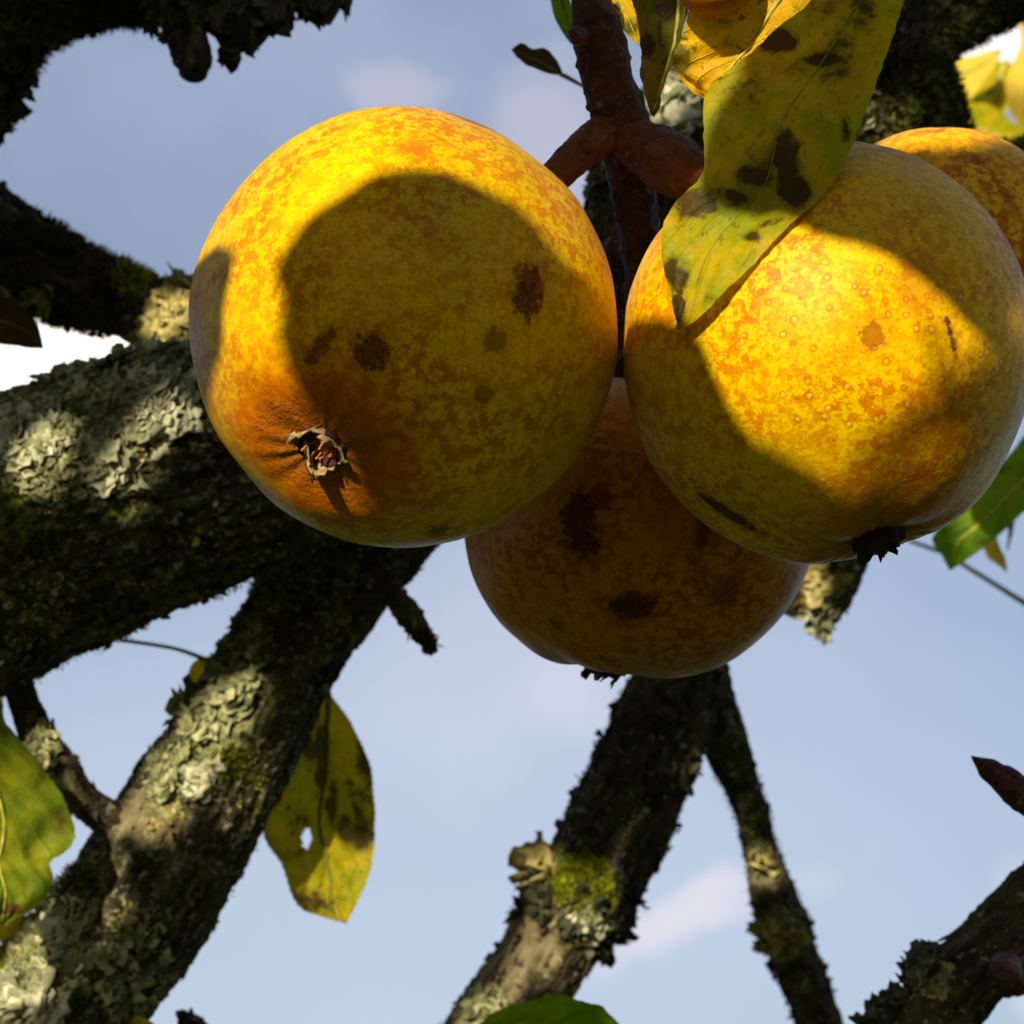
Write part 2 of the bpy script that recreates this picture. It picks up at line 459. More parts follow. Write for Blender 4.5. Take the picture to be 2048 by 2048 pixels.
def blades(P, Nn, ln, w):
    """moss: tiny leaning blades"""
    n = len(P)
    rnd = RNG.normal(size=(n, 3))
    d = nz(Nn+.55*rnd/1.7); sd = nz(np.cross(d, RNG.normal(size=(n, 3))))
    ln = ln*RNG.uniform(.5, 1.3, n)[:, None]
    V = np.stack([P-sd*w, P+sd*w, P+d*ln*.6+sd*w*.8, P+d*ln], 1)
    F = (np.array([(0, 1, 2), (0, 2, 3)])[None]+(np.arange(n)*4)[:, None, None]).reshape(-1, 3)
    return V.reshape(-1, 3), F, np.repeat(RNG.uniform(0, 1, n), 4)

def joinm(parts):
    V, F, T, o = [], [], [], 0
    for v, f, t in parts:
        V.append(v); F.append(f+o); T.append(t); o += len(v)
    return np.vstack(V), np.vstack(F), np.concatenate(T)

SURF = {}
def pick(surf, px, py, r, n, facing=True):
    """n random surface points whose photo position is within r px of (px,py), on the side seen"""
    V, Nn = surf
    x, y, z = proj(V)
    ok = ((x-px)**2+(y-py)**2 < r*r)
    if facing: ok &= (np.einsum('ij,ij->i', Nn, CAM-V) > 0)
    idx = np.nonzero(ok)[0]
    if len(idx) == 0: return np.zeros((0, 3)), np.zeros((0, 3))
    i = RNG.choice(idx, n)
    return V[i]+RNG.normal(size=(n, 3))*.0002, Nn[i]

def bark_disp(amp=1.0, knob=1.0):
    def f(V, b, R, s, th):
        h = .10*R*fbm(b, 28, 3)*knob
        rdg = .45-np.abs(fbm(b*np.array([1, 1, .55]), 130, 3))*2
        h = h + amp*(.0012*rdg + .0011*fbm(b, 260, 4, .6) + .0006*fbm(V, 900, 2))
        return h*np.clip(R/.010, .12, 1.0)
    return f

def branch(name, label, pts, mat, lich=(), moss=(), tan=(), flakes=0, flake_size=.0022, amp=1.0, step=.00055, ring=None, parent=None, partname='bark', cat='branch', knob=1.0, fmat=None, group=None, ftilt=(.0, .55)):
    P = np.array([[*at(x, y, d), r*pxm(d)] for (x, y, d, r) in pts])
    rmax = P[:, 3].max()
    ring = ring or int(np.clip(2*math.pi*rmax/step, 24, 420))
    V, F, inf = tube(P, ring, step*1.15, bark_disp(amp, knob))
    Nn = inf['normal']
    x, y, z = proj(V)
    def mask(lst):
        m = np.zeros(len(V))
        for it in lst:
            px, py, r = it[:3]; st = it[3] if len(it) > 3 else 1
            m = np.maximum(m, st*np.clip(1.25-np.sqrt((x-px)**2+(y-py)**2)/r, 0, 1))
        return m
    own = parent is None
    if own: parent = thing(name, P[0, :3], label, cat, group)
    o = obj(partname, V, F, mat, parent, dict(bark=inf['bark'], lichen=mask(lich), moss=mask(moss), tan=mask(tan)))
    # real vertex normals for planting things
    SURF[parent.name+partname] = (V, Nn)
    if flakes:
        i = RNG.integers(0, len(V), flakes)
        fv = lobes(V[i]-Nn[i]*.0003, Nn[i], flake_size*RNG.uniform(.4, 1.5, flakes), ftilt, 7, 1.3, .5)
        obj('bark_flakes', fv[0], fv[1], fmat or M_flake, parent, dict(tint=fv[2]), 'stuff', smooth=False)
    return parent, (V, Nn)

def lichen(parent, surf, px, py, r, n, size, mat=None, name='lichen_patch', tilt=(.05, .8), elong=1.3, rag=.5, k=11, facing=True, curl=.4):
    P, Nn = pick(surf, px, py, r, n, facing)
    if len(P) == 0: return
    v, f, t = lobes(P-Nn*.0003, Nn, size*RNG.uniform(.5, 1.5, len(P)), tilt, k, elong, rag, curl=curl)
    o = obj(name, v, f, mat or M_lichen, parent, dict(tint=t), 'stuff')
    md = o.modifiers.new('thickness', 'SOLIDIFY'); md.thickness = .00022
    return o
def mosspatch(parent, surf, px, py, r, n, ln=.0022, mat=None, name='moss_cushion'):
    P, Nn = pick(surf, px, py, r, n, False)
    if len(P) == 0: return
    hgt = (.5+.5*fbm(P, 220, 2))[:, None]
    v, f, t = blades(P+Nn*hgt*.0010, Nn, ln, .00022)
    v2, f2, t2 = lobes(P[:n//5], Nn[:n//5], ln*.8*RNG.uniform(.6, 1.4, n//5), (.3, 1.3), 6, 1, .4)
    V, F, T = joinm([(v, f, t), (v2, f2, t2)])
    return obj(name, V, F, mat or M_moss, parent, dict(tint=T), 'stuff', smooth=False)

def leaf(name, label, L, R, mat, fold=.12, wave=.03, nu=60, nv=28, petiole=None, rib=M_veinY, group=None, spots=(), hole=None, ribr=(7, 2), serr=.010, cup=0.0, seed=0, side=None, cat='leaf'):
    """leaf blade between two edge lines (photo px, depth) from base to tip"""
    A = cr([at(*p) for p in L], nu); B = cr([at(*p) for p in R], nu)
    v = np.linspace(0, 1, nv)
    wid = np.linalg.norm(B-A, axis=1)
    X = A[:, None]*(1-v)[None, :, None]+B[:, None]*v[None, :, None]
    T = nz(np.gradient((A+B)/2, axis=0)); D = nz(B-A+1e-9)
    Nm = nz(np.cross(T, D)); Nm = np.where((Nm @ (-FW))[:, None] < 0, -Nm, Nm)
    h = -fold*(1-np.abs(2*v-1))[None, :]*wid[:, None]          # V fold along the rib
    h = h+cup*wid.max()*(1-(2*v-1)**2)[None, :]
    q = np.stack(np.broadcast_arrays(np.linspace(0, 4, nu)[:, None]*1.0, v[None, :]*2.4, np.float64(seed*3.1+.5)), -1).reshape(-1, 3)
    wv_ = fbm(q, 1.3, 3).reshape(nu, nv)*wave*wid.max()*(.35+1.2*np.abs(2*v-1))[None, :]
    u = np.linspace(0, 1, nu)
    sv = np.abs(((u[:, None]*7-np.abs(v-.5)[None, :]*5) % 1)-.5)
    h = h+wv_+.010*wid.max()*np.cos(sv*2*math.pi)*np.sqrt(np.clip(1-np.abs(2*v-1), 0, 1))[None, :]
    X = X+Nm[:, None]*h[..., None]
    sr = serr*wid.max()*(np.abs((u*34) % 1-.5)-.25)*2
    e = np.abs(2*v-1)**6*np.sign(v-.5)
    X = X+D[:, None]*(sr[:, None]*e[None, :])[..., None]
    V = X.reshape(-1, 3); F = grid_faces(nu, nv)
    uvs = np.stack(np.broadcast_arrays(u[:, None], v[None, :], 0.0), -1).reshape(-1, 3)
    x, y, z = proj(V)
    sp = np.zeros(len(V))
    for (px, py, rx, ry) in spots:
        sp = np.maximum(sp, np.clip(1.3-np.sqrt(((x-px)/rx)**2+((y-py)/ry)**2), 0, 1))
    if hole:
        fx, fy = x[F].mean(1), y[F].mean(1)
        for (hx, hy, ha, hb) in hole:
            F = F[((fx-hx)/ha)**2+((fy-hy)/hb)**2 > 1]
    t = thing(name, X[0].mean(0), label, cat, group)
    obj('blade', V, F, mat, t, dict(leafuv=uvs, spots=sp))
    k = pxm(np.mean([p[2] for p in L]))
    mid = X[:, nv//2]+Nm*(.0001)
    m4 = np.concatenate([mid, np.linspace(ribr[0], ribr[1]*.4, nu)[:, None]*k], 1)
    sel = m4[::4]
    rv, rf, _ = tube(sel, 8, .002)
    obj('midrib', rv, rf, rib, t, dict(ring=np.zeros(len(rv))))
    if petiole:
        pp = np.array([[*at(a, b, d), r*pxm(d)] for (a, b, d, r) in petiole])
        pv, pf, _ = tube(pp, 10, .0015)
        obj('petiole', pv, pf, rib, t, dict(ring=np.zeros(len(pv))))
    return t

# ------------------------------------------------------------------ ground
m, q, out = new_mat('orchard_grass')
co = q.n('ShaderNodeTexCoord').outputs['Object']
principled(q, out, q.ramp(q.noise(co, 3.0, 8, .65), [(.3, (.03, .05, .012)), (.55, (.06, .085, .02)), (.8, (.11, .11, .035))]), .9, None, .1)
gv = np.array([[-3000, -3000, 0], [3000, -3000, 0], [3000, 3000, 0], [-3000, 3000, 0]], float)
go = obj('ground', gv, [(0, 1, 2, 3)], m); tag(go, kind='structure')

# ------------------------------------------------------------------ apples
def hit(c, r, px, py):
    d = at(px, py, 1)-CAM; d /= np.linalg.norm(d); oc = CAM-c
    b = oc @ d; disc = b*b-(oc @ oc-r*r)
    t = -b-math.sqrt(max(disc, 0))
    p = CAM+t*d
    if disc < 0: p = c+r*nz(p-c)
    return p

def skin_material(name, c_y, c_g, c_o, c_r, marks, lent=.5, seed=0., blush=.6, mott=.5):
    """marks: (local point, radius m, colour, strength)"""
    m, q, out = new_mat(name)
    co = q.n('ShaderNodeTexCoord').outputs['Object']
    cs = q.vm('ADD', co, (seed, -seed, seed*.5))
    big = q.noise(cs, 22, 3, .5)
    mid = q.noise(cs, 380, 5, .70)
    mid2 = q.noise(cs, 640, 5, .7, .3)
    fine = q.noise(cs, 1300, 4, .65)
    col = q.mix(q.sm(big, .42, .60), c_y, c_g)
    pole = q.attr('pole')          # 1 at the calyx, 0 far away
    wob = q.m('ADD', pole, q.m('MULTIPLY', q.m('SUBTRACT', mid, .5), .5))
    mo = q.m('ADD', q.m('MULTIPLY', q.sm(mid, .48, .555), .97), q.m('MULTIPLY', q.sm(mid2, .50, .57), .60), clamp=True)
    zone = q.sm(q.noise(cs, 45, 4, .6), .38, .58, .40, 1.0)
    col = q.mix(q.m('MULTIPLY', q.m('MULTIPLY', mo, zone), mott), col, c_o)
    col = q.mix(q.m('MULTIPLY', q.sm(wob, .28, .75), blush), col, c_r)
    col = q.mix(q.m('MULTIPLY', q.sm(fine, .48, .66), .32), col, tuple(x*.55 for x in c_o))
    # lenticels: pale dots with a russet ring
    ds = q.vor(cs, 330); ds2 = q.vor(q.vm('ADD', cs, (.3, .1, .2)), 620)
    rv = q.n('ShaderNodeSeparateXYZ'); q.l(q.vor(cs, 330, out='Color'), rv.inputs[0])
    ds = q.m('ADD', ds, q.m('MULTIPLY', rv.outputs[0], .10))
    amt = q.m('MULTIPLY', q.sm(q.noise(cs, 60, 2, .5), .32, .50), lent)
    ring = q.m('MULTIPLY', q.sm(ds, .36, .27), q.sm(ds, .17, .25))
    col = q.mix(q.m('MULTIPLY', ring, q.m('MULTIPLY', amt, .8)), col, tuple(x*.9 for x in c_o))
    dot = q.sm(ds, .20, .12)
    col = q.mix(q.m('MULTIPLY', dot, q.m('MULTIPLY', amt, .6)), col, (.85, .48, .14))
    col = q.mix(q.m('MULTIPLY', q.sm(ds2, .24, .10), q.m('MULTIPLY', lent, .5)), col, tuple(x*.7 for x in c_o))
    hgt = q.m('ADD', q.m('MULTIPLY', q.sm(ds, .24, .05), .32), q.m('ADD', q.m('MULTIPLY', fine, .5), q.m('MULTIPLY', mid2, .4)))
    jit = q.m('MULTIPLY', q.m('SUBTRACT', q.noise(cs, 520, 5, .75), .5), 2.4)
    tot = None
    for (p, r, c_, st, sq) in marks:
        dv = q.vm('SUBTRACT', co, tuple(p))
        if sq is not None:   # elongated: squeeze along a direction
            e, f = sq
            al = q.vm('DOT_PRODUCT', dv, tuple(e))
            dv = q.vm('SUBTRACT', dv, q.vm('SCALE', tuple(e), sc=q.m('MULTIPLY', al, 1-1/f)))
        dd = q.m('ADD', q.m('DIVIDE', q.vm('LENGTH', dv), r), jit)
        mk = q.m('MULTIPLY', q.sm(dd, 1.1, .72), st)
        col = q.mix(q.m('MULTIPLY', q.sm(dd, 2.1, .6), .45*st), col, c_r)
        col = q.mix(mk, col, q.mix(q.m('MULTIPLY', q.sm(fine, .5, .62), .5), c_, c_r))
        if st > .6: hgt = q.m('SUBTRACT', hgt, q.m('MULTIPLY', mk, 1.2))
    rus = q.sm(wob, .62, .9)
    col = q.mix(q.m('MULTIPLY', rus, q.sm(fine, .35, .6, .25, .75)), col, (.20, .085, .012))
    hgt = q.m('ADD', hgt, q.m('MULTIPLY', rus, q.m('MULTIPLY', q.noise(cs, 1300, 3, .6), 2.0)))
    nrm = q.bump(hgt, .6, .00035)
    ro = q.sm(fine, .3, .7, .33, .46)
    b = principled(q, out, col, ro, nrm, .26, Subsurface_Weight=.08, Subsurface_Scale=.004)
    b.inputs['IOR'].default_value = 1.32
    b.inputs['Subsurface Radius'].default_value = (1.0, .45, .08)
    return m

def apple(name, label, px, py, d, rpx, axis, mat, squash=(1., 1.), basin=.13, bw=.30, seed=0, group='ripe apples in the cluster', conic=.05, res=(220, 260), lobe=.02, calyx='pale', tilt_noise=.020, up_stretch=1.0, n_sepal=5, spr=1.0):
    c = at(px, py, d); r = rpx*pxm(d)
    a = axis[0]*RT+axis[1]*UP+axis[2]*(-FW); a = a/np.linalg.norm(a)
    e1 = nz(np.cross(a, FW+.1*UP)); e2 = np.cross(a, e1)
    th = np.linspace(0.0, math.pi, res[0]); ph = np.linspace(0, 2*math.pi, res[1], endpoint=False)
    TH, PH = np.meshgrid(th, ph, indexing='ij')
    rad = 1 - basin*np.exp(-(TH/bw)**2) - .16*np.exp(-((math.pi-TH)/.28)**2)
    rad = rad*(1-conic*np.cos(TH)*.6)
    rad = rad*(1+lobe*np.cos(5*PH+seed)*np.exp(-((TH-.45)/.4)**2))
    wr = np.exp(-(TH/.42)**2)*np.sin(TH)
    rad = rad+wr*.040*np.cos(PH*13+2*np.sin(PH*3+seed))*np.exp(-(TH/.3)**2)
    dirn = (np.cos(TH)[..., None]*a+np.sin(TH)[..., None]*(np.cos(PH)[..., None]*e1+np.sin(PH)[..., None]*e2)).reshape(-1, 3)
    rad = rad.ravel()+tilt_noise*fbm(dirn+seed*5, 1.6, 2)+.0012*fbm(dirn+seed, 14, 2)
    V = dirn*(r*rad)[:, None]
    for ax_, f in ((a, squash[0]), (UP, up_stretch)):
        V = V+ax_*((V @ ax_)*(f-1))[:, None]
    V = V+c
    t = thing(name, c, label, 'apple', group)
    pole = np.exp(-(TH.ravel()/.62)**1.6)
    obj('skin', V, grid_faces(res[0], res[1], True), mat, t, dict(pole=pole))
    # calyx at the pole: pit, ragged dry sepals, stamens
    base = c+a*(r*(1-basin)*(1-conic*.6)*squash[0])
    base = base+UP*(((base-c) @ UP)*(up_stretch-1))-a*r*.012
    pr = r*.115*spr
    aa = np.linspace(0, 2*math.pi, 22, endpoint=False)
    rg = []
    for k, (rr, hh) in enumerate(((1.15, .25), (1.0, .9), (.82, .75), (.55, .1), (.05, -.2))):
        jit = 1+.12*np.sin(aa*5+seed+k)+.06*np.sin(aa*11+k)
        rg.append(base+((np.cos(aa)*rr*jit)[:, None]*e1+(np.sin(aa)*rr*jit)[:, None]*e2)*pr+a*pr*hh*(.7 if k else .2))
    PV = np.vstack(rg)
    cal_o = obj('calyx', PV, grid_faces(5, 22, True), M_pit, t)
    rs = np.random.default_rng(11+int(seed*10))
    for k in range(n_sepal):
        ang = 2*math.pi*k/n_sepal+rs.uniform(-.25, .25)+seed
        rd = math.cos(ang)*e1+math.sin(ang)*e2; tg = np.cross(a, rd)
        ln = pr*rs.uniform(.8, 1.45); w = pr*rs.uniform(.60, .85)
        lean = rs.uniform(-.45, .5)
        nu_, nv_ = 10, 7
        U = np.linspace(0, 1, nu_); Wd = np.linspace(-1, 1, nv_)
        SV = []
        for uu in U:
            p0 = base+rd*pr*.95+a*(ln*uu*math.cos(lean*uu))+rd*(ln*uu*math.sin(lean*uu*1.3))
            ww = w*(1-uu**2.2)+.06*w
            for wd in Wd:
                rgd = .16*w*rs.normal()*(abs(wd) > .8 or uu > .85)
                SV.append(p0+tg*(wd*ww+rgd)-rd*(.28*w*wd*wd)+a*rgd+rd*rs.normal()*.03*w)
        so_ = obj('sepal', np.array(SV), grid_faces(nu_, nv_), (M_sepal if calyx == 'pale' else M_sepalD), cal_o, smooth=True)
        md = so_.modifiers.new('thickness', 'SOLIDIFY'); md.thickness = .00035
    for k in range(7):
        ang = rs.uniform(0, 6.28); rd = math.cos(ang)*e1+math.sin(ang)*e2
        p0 = base+rd*pr*.3; p1 = base+rd*pr*rs.uniform(.2, .7)+a*pr*rs.uniform(.6, 1.2)
        tv, tf, _ = tube(np.array([[*p0, pr*.05], [*((p0+p1)/2+rd*pr*.1), pr*.045], [*p1, pr*.06]]), 6, pr*.2)
        obj('stamen', tv, tf, M_stamen, cal_o)
    return t, c, r

# pixel geometry of the four apples
GA = (808, 658, .420, 424); GB = (1654, 711, .420, 408); GC = (1277, 1056, .492, 350); GD = (1880, 545, .475, 282)
def cen(gm): return at(*gm[:3]), gm[3]*pxm(gm[2])
def mark(gm, px, py, rp, col, st=.9, sq=None):
    c, r = cen(gm); p = hit(c, r, px, py)-c
    if sq:
        ang, f = sq; e = math.cos(ang)*RT+math.sin(ang)*UP; n_ = nz(p); e = nz(e-n_*(e @ n_)); sq = (e, f)
    return (p, rp*pxm(gm[2]), col, st, sq)
BR = (.055, .014, .003); OR = (.42, .13, .008)
mA = skin_material('apple_skin_left', (.86, .52, .0), (.66, .43, .0), (.50, .145, .0), (.46, .105, .0), [
    mark(GA, 1062, 560, 34, BR, .95), mark(GA, 1055, 600, 36, BR, .9), mark(GA, 742, 704, 36, (.07, .03, .004), .9), mark(GA, 826, 303, 30, OR, .6),
    mark(GA, 945, 240, 30, (.16, .05, .005), .8, (-.3, 2.0)), mark(GA, 875, 1048, 30, (.05, .05, .005), .7), mark(GA, 1000, 1045, 22, (.06, .05, .005), .6),
    mark(GA, 640, 690, 15, (.10, .03, .004), .75, (-2.3, 3.2)), mark(GA, 990, 680, 22, (.12, .06, .005), .6), mark(GA, 970, 790, 20, (.12, .06, .005), .6),
    mark(GA, 395, 700, 60, (.40, .16, .05), .35, (1.6, 2.0))], .25, 0.0, .95, .85)
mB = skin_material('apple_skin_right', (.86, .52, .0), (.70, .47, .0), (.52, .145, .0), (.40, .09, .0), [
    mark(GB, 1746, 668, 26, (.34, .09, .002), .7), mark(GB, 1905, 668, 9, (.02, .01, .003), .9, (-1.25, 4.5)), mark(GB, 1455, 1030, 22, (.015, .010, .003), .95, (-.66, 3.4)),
    mark(GB, 1840, 560, 60, OR, .3), mark(GB, 1780, 1000, 120, (.30, .09, .004), .5), mark(GB, 1880, 850, 90, OR, .4)], .85, 3.0, .6, .85)  # lower-right blush marks also put shade into the skin colour
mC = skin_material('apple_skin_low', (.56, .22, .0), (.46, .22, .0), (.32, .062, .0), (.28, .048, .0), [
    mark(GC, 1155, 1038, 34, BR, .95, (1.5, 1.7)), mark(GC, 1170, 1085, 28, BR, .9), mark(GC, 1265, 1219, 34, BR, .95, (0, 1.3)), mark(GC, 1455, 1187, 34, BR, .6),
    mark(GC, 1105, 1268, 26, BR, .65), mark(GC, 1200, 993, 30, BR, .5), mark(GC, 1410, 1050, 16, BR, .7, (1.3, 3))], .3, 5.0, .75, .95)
mD = skin_material('apple_skin_back', (.90, .48, .0), (.70, .38, .0), (.46, .11, .0), (.34, .06, .0), [
    mark(GD, 1945, 318, 18, (.20, .05, .004), .55, (-.6, 1.8)), mark(GD, 2010, 400, 14, (.20, .05, .004), .5)], .4, 8.0, .8, 1.0)

tA, cA, rA = apple('apple', 'large yellow apple at left of cluster, pale dry calyx facing the viewer', *GA, (-.345, -.60, .72), mA, (1.0, 1), .085, .22, .3, conic=.0, up_stretch=1.028, lobe=.006, n_sepal=5, spr=.88)
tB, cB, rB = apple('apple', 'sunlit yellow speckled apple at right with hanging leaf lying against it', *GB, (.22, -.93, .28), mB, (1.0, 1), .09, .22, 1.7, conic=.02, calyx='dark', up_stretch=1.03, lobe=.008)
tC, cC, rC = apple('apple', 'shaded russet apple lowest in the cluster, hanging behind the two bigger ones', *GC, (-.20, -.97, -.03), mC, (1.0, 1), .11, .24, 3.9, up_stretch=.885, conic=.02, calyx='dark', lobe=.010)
tD, cD, rD = apple('apple', 'partly hidden orange-red apple behind the upper right of the sunlit apple', *GD, (.5, -.3, -.8), mD, (1., 1), .1, .3, 5.2, calyx='dark')
gE = (1430, -50, .4095, 86)
mE = skin_material('apple_skin_top', (.34, .14, .01), (.28, .14, .01), (.22, .07, .005), (.12, .04, .004), [], .2, 9.0, .5, .7)
apple('apple', 'small brown-orange fruit just showing at top edge above the golden leaf', *gE, (0, .2, -1), mE, group='ripe apples in the cluster', res=(80, 90), calyx='dark')

# fruiting spur and stalks
def stem(name, pts, mat, parent, ringn=0, amp=.05, ring=56, step=.0007):
    P = np.array([[*at(x, y, d), r*pxm(d)] for (x, y, d, r) in pts])
    rg = {}
    def disp(V, b, R, s, th):
        L = s.max(); w = s/L*ringn*2*math.pi+1.1*fbm(b, 60, 2)
        k = np.maximum(0, np.cos(w))**10 if ringn else 0*s
        rg['r'] = k
        return R*(amp*fbm(b, 90, 3)+.06*fbm(V, 420, 4)+.09*k)+.00045*np.clip(R/.004, 0, 1)*(.4-np.abs(fbm(b*np.array([1, 1, .5]), 420, 3))*1.6)
    V, F, inf = tube(P, ring, step, disp)
    return obj(name, V, F, mat, parent, dict(ring=rg['r']))
spur = thing('fruiting_spur', at(1180, 0, .455), 'knobbly reddish-brown fruiting spur hanging between the two big apples', 'twig')
stem('shoot', [(1165, -90, .45, 34), (1176, -20, .452, 33), (1192, 45, .453, 47), (1204, 100, .454, 52), (1213, 150, .455, 49), (1228, 200, .456, 52), (1243, 250, .457, 56), (1262, 310, .46, 52), (1266, 380, .464, 44), (1276, 450, .468, 41), (1284, 520, .472, 40), (1290, 640, .478, 36), (1288, 760, .485, 30)], M_spur, spur, 12, .12)
stem('stalk', [(1225, 255, .456, 36), (1190, 280, .452, 38), (1150, 315, .449, 35), (1112, 352, .447, 33), (1060, 400, .445, 30)], M_stalk, spur, 0, .05)
stem('stalk', [(1262, 280, .455, 46), (1310, 308, .452, 56), (1350, 335, .448, 60), (1392, 362, .445, 50), (1440, 390, .443, 36), (1500, 400, .442, 28)], M_stalk, spur, 0, .05)
stem('bud', [(1160, 72, .446, 20), (1150, 70, .443, 17), (1146, 66, .441, 9)], M_bud, spur, 0, .05)

# ------------------------------------------------------------------ branches
limb, sL = branch('branch', 'thick mossy limb crossing left side behind the big apple, crusted with pale lichen',
    [(-330, 1245, .60, 262), (-126, 1155, .595, 262), (128, 1035, .59, 262), (361, 948, .585, 250), (548, 912, .58, 212), (720, 860, .585, 186), (900, 800, .59, 160), (1050, 720, .60, 130)],
    M_barkG, lich=[(60, 860, 120, .9), (180, 830, 110, .75), (330, 800, 90, .8), (230, 900, 80, .7), (330, 700, 80, .5), (150, 980, 60, .5)], moss=[(0, 1010, 120, .7), (240, 1030, 70, .5), (100, 1130, 120, .45), (330, 1250, 60, .4)],
    flakes=2600, flake_size=.0021, amp=1.2)
for a in [(40, 870, 90, 600, .0021), (170, 840, 110, 700, .0023), (200, 770, 110, 420, .0028), (110, 930, 70, 200, .0028), (330, 720, 70, 170, .0032)]:
    lichen(limb, sL, *a)
lichen(limb, sL, 320, 815, 60, 200, .0040, M_lichenW, tilt=(.0, .6), elong=1.5, rag=.55, k=13)
lichen(limb, sL, 215, 935, 42, 90, .0038, M_lichenW, tilt=(.0, .6), elong=1.6, rag=.55, k=13)
lichen(limb, sL, 60, 880, 60, 120, .0040, M_lichenW, tilt=(.1, .8))
mosspatch(limb, sL, 30, 1030, 130, 2200, .0013, M_mossD); mosspatch(limb, sL, 200, 1080, 150, 1200, .0012, M_mossD); mosspatch(limb, sL, 120, 1330, 200, 1800, .0009, M_mossD)
mosspatch(limb, sL, 560, 1100, 180, 1200, .0014, M_mossD)

bb, sB_ = branch('branch', 'dark mossy side branch running from left edge down to the limb fork',
    [(-160, 400, .66, 112), (-60, 455, .655, 100), (30, 515, .65, 94), (110, 556, .645, 88), (190, 584, .64, 76), (270, 612, .635, 66), (345, 650, .625, 82), (420, 740, .61, 100), (470, 830, .60, 110)],
    M_bark, lich=[(330, 640, 55, .9), (350, 720, 50, .9), (15, 600, 22, .7), (90, 600, 25, .5), (285, 580, 20, .5)], moss=[(270, 555, 50, .9), (360, 560, 40, .6), (60, 640, 40, .4)],
    flakes=1300, flake_size=.0022, amp=1.0)
lichen(bb, sB_, 345, 640, 42, 140, .0042, M_lichenY, tilt=(.1, .6), elong=1.1); lichen(bb, sB_, 345, 712, 46, 110, .0055, M_lichenY, tilt=(.0, .5), k=11)
lichen(bb, sB_, 370, 585, 34, 70, .0045, M_lichenY, tilt=(.1, .7)); lichen(bb, sB_, 12, 598, 18, 14, .0045, M_lichenY); lichen(bb, sB_, 80, 590, 22, 14, .0035, M_lichenY)
mosspatch(bb, sB_, 265, 555, 40, 900, mat=M_moss); mosspatch(bb, sB_, 120, 560, 150, 2500, mat=M_mossD)

ll, sD = branch('branch', 'lichen-spotted branch slanting from under the big apple to the bottom left corner',
    [(760, 1000, .62, 150), (690, 1100, .62, 140), (630, 1205, .62, 124), (562, 1320, .617, 110), (492, 1455, .614, 122), (375, 1650, .61, 138), (270, 1830, .607, 146), (125, 2015, .605, 160), (-30, 2220, .60, 175)],
    M_barkG, lich=[(430, 1440, 95, 1.0), (380, 1530, 85, .95), (330, 1610, 70, .6), (490, 1260, 60, .6), (120, 1900, 90, .9), (60, 1990, 80, .9), (160, 1820, 60, .8)], moss=[(470, 1520, 60, .8), (150, 1780, 70, .6), (30, 1900, 60, .8), (560, 1180, 60, .5)], tan=[(290, 1640, 90, .9), (470, 1330, 50, .6)],
    flakes=1000, flake_size=.0017, amp=1.0)
for a in [(460, 1385, 50, 120, .0034), (390, 1430, 50, 90, .0040), (345, 1545, 58, 330, .0021), (470, 1290, 60, 150, .0026), (130, 1840, 50, 150, .0030), (90, 1930, 70, 320, .0028), (250, 1930, 90, 120, .003)]:
    lichen(ll, sD, *a)
lichen(ll, sD, 352, 1478, 18, 6, .0062, M_lichenW, tilt=(.0, .35), elong=1.2, rag=.35, k=12, name='lichen_lobe')
lichen(ll, sD, 405, 1560, 25, 34, .0034, M_lichenW, tilt=(.1, .6)); lichen(ll, sD, 130, 1855, 30, 40, .0045, M_lichenW); lichen(ll, sD, 60, 2010, 45, 60, .0055, M_lichenW, elong=1.8)
mosspatch(ll, sD, 455, 1525, 34, 700, .0016); mosspatch(ll, sD, 450, 1530, 85, 500, .0010); mosspatch(ll, sD, 60, 1900, 70, 1600); mosspatch(ll, sD, 150, 1780, 50, 800, mat=M_mossD); mosspatch(ll, sD, 560, 1180, 60, 700, .0013, M_moss); mosspatch(ll, sD, 480, 1640, 230, 1200, .0008, M_mossD)
branch('dead_spur', None, [(700, 1100, .60, 46), (745, 1150, .60, 34), (785, 1190, .598, 22), (812, 1222, .596, 25), (838, 1258, .595, 20), (858, 1285, .594, 17)], M_bark, parent=ll, partname='dead_spur', knob=2.2, flakes=0)
pv, sv_ = SURF[ll.name+'dead_spur']
v_, f_, t_ = lobes(pv[RNG.integers(0, len(pv), 160)], sv_[RNG.integers(0, len(pv), 160)], .0022, (.3, 1.4), 6, 1.3, .5)
obj('spur_flakes', v_, f_, M_flake, ll, dict(tint=t_), 'stuff', smooth=False)

for a in [(300, 890, 30, 40, .0016), (120, 990, 40, 60, .0015), (60, 1200, 90, 60, .0016), (420, 1050, 80, 50, .0014)]: lichen(limb, sL, *a, mat=M_lichenY)
for a in [(520, 1230, 40, 50, .0015), (260, 1840, 40, 50, .0016), (340, 1650, 50, 50, .0014), (70, 1880, 40, 60, .0016)]: lichen(ll, sD, *a, mat=M_lichenY)
tw, sT = branch('twig', 'short lichened twig linking thick limb and slanting branch at far left',
    [(25, 1340, .60, 29), (45, 1400, .60, 30), (75, 1470, .598, 34), (120, 1535, .596, 33), (160, 1592, .596, 35), (215, 1635, .60, 36), (260, 1660, .605, 34)],
    M_bark, lich=[(85, 1480, 45, .8), (130, 1560, 24, .7)], tan=[(130, 1560, 30, .9)], moss=[(65, 1440, 30, .6)], flakes=160, flake_size=.0018, cat='twig')
lichen(tw, sT, 85, 1490, 36, 50, .0028)

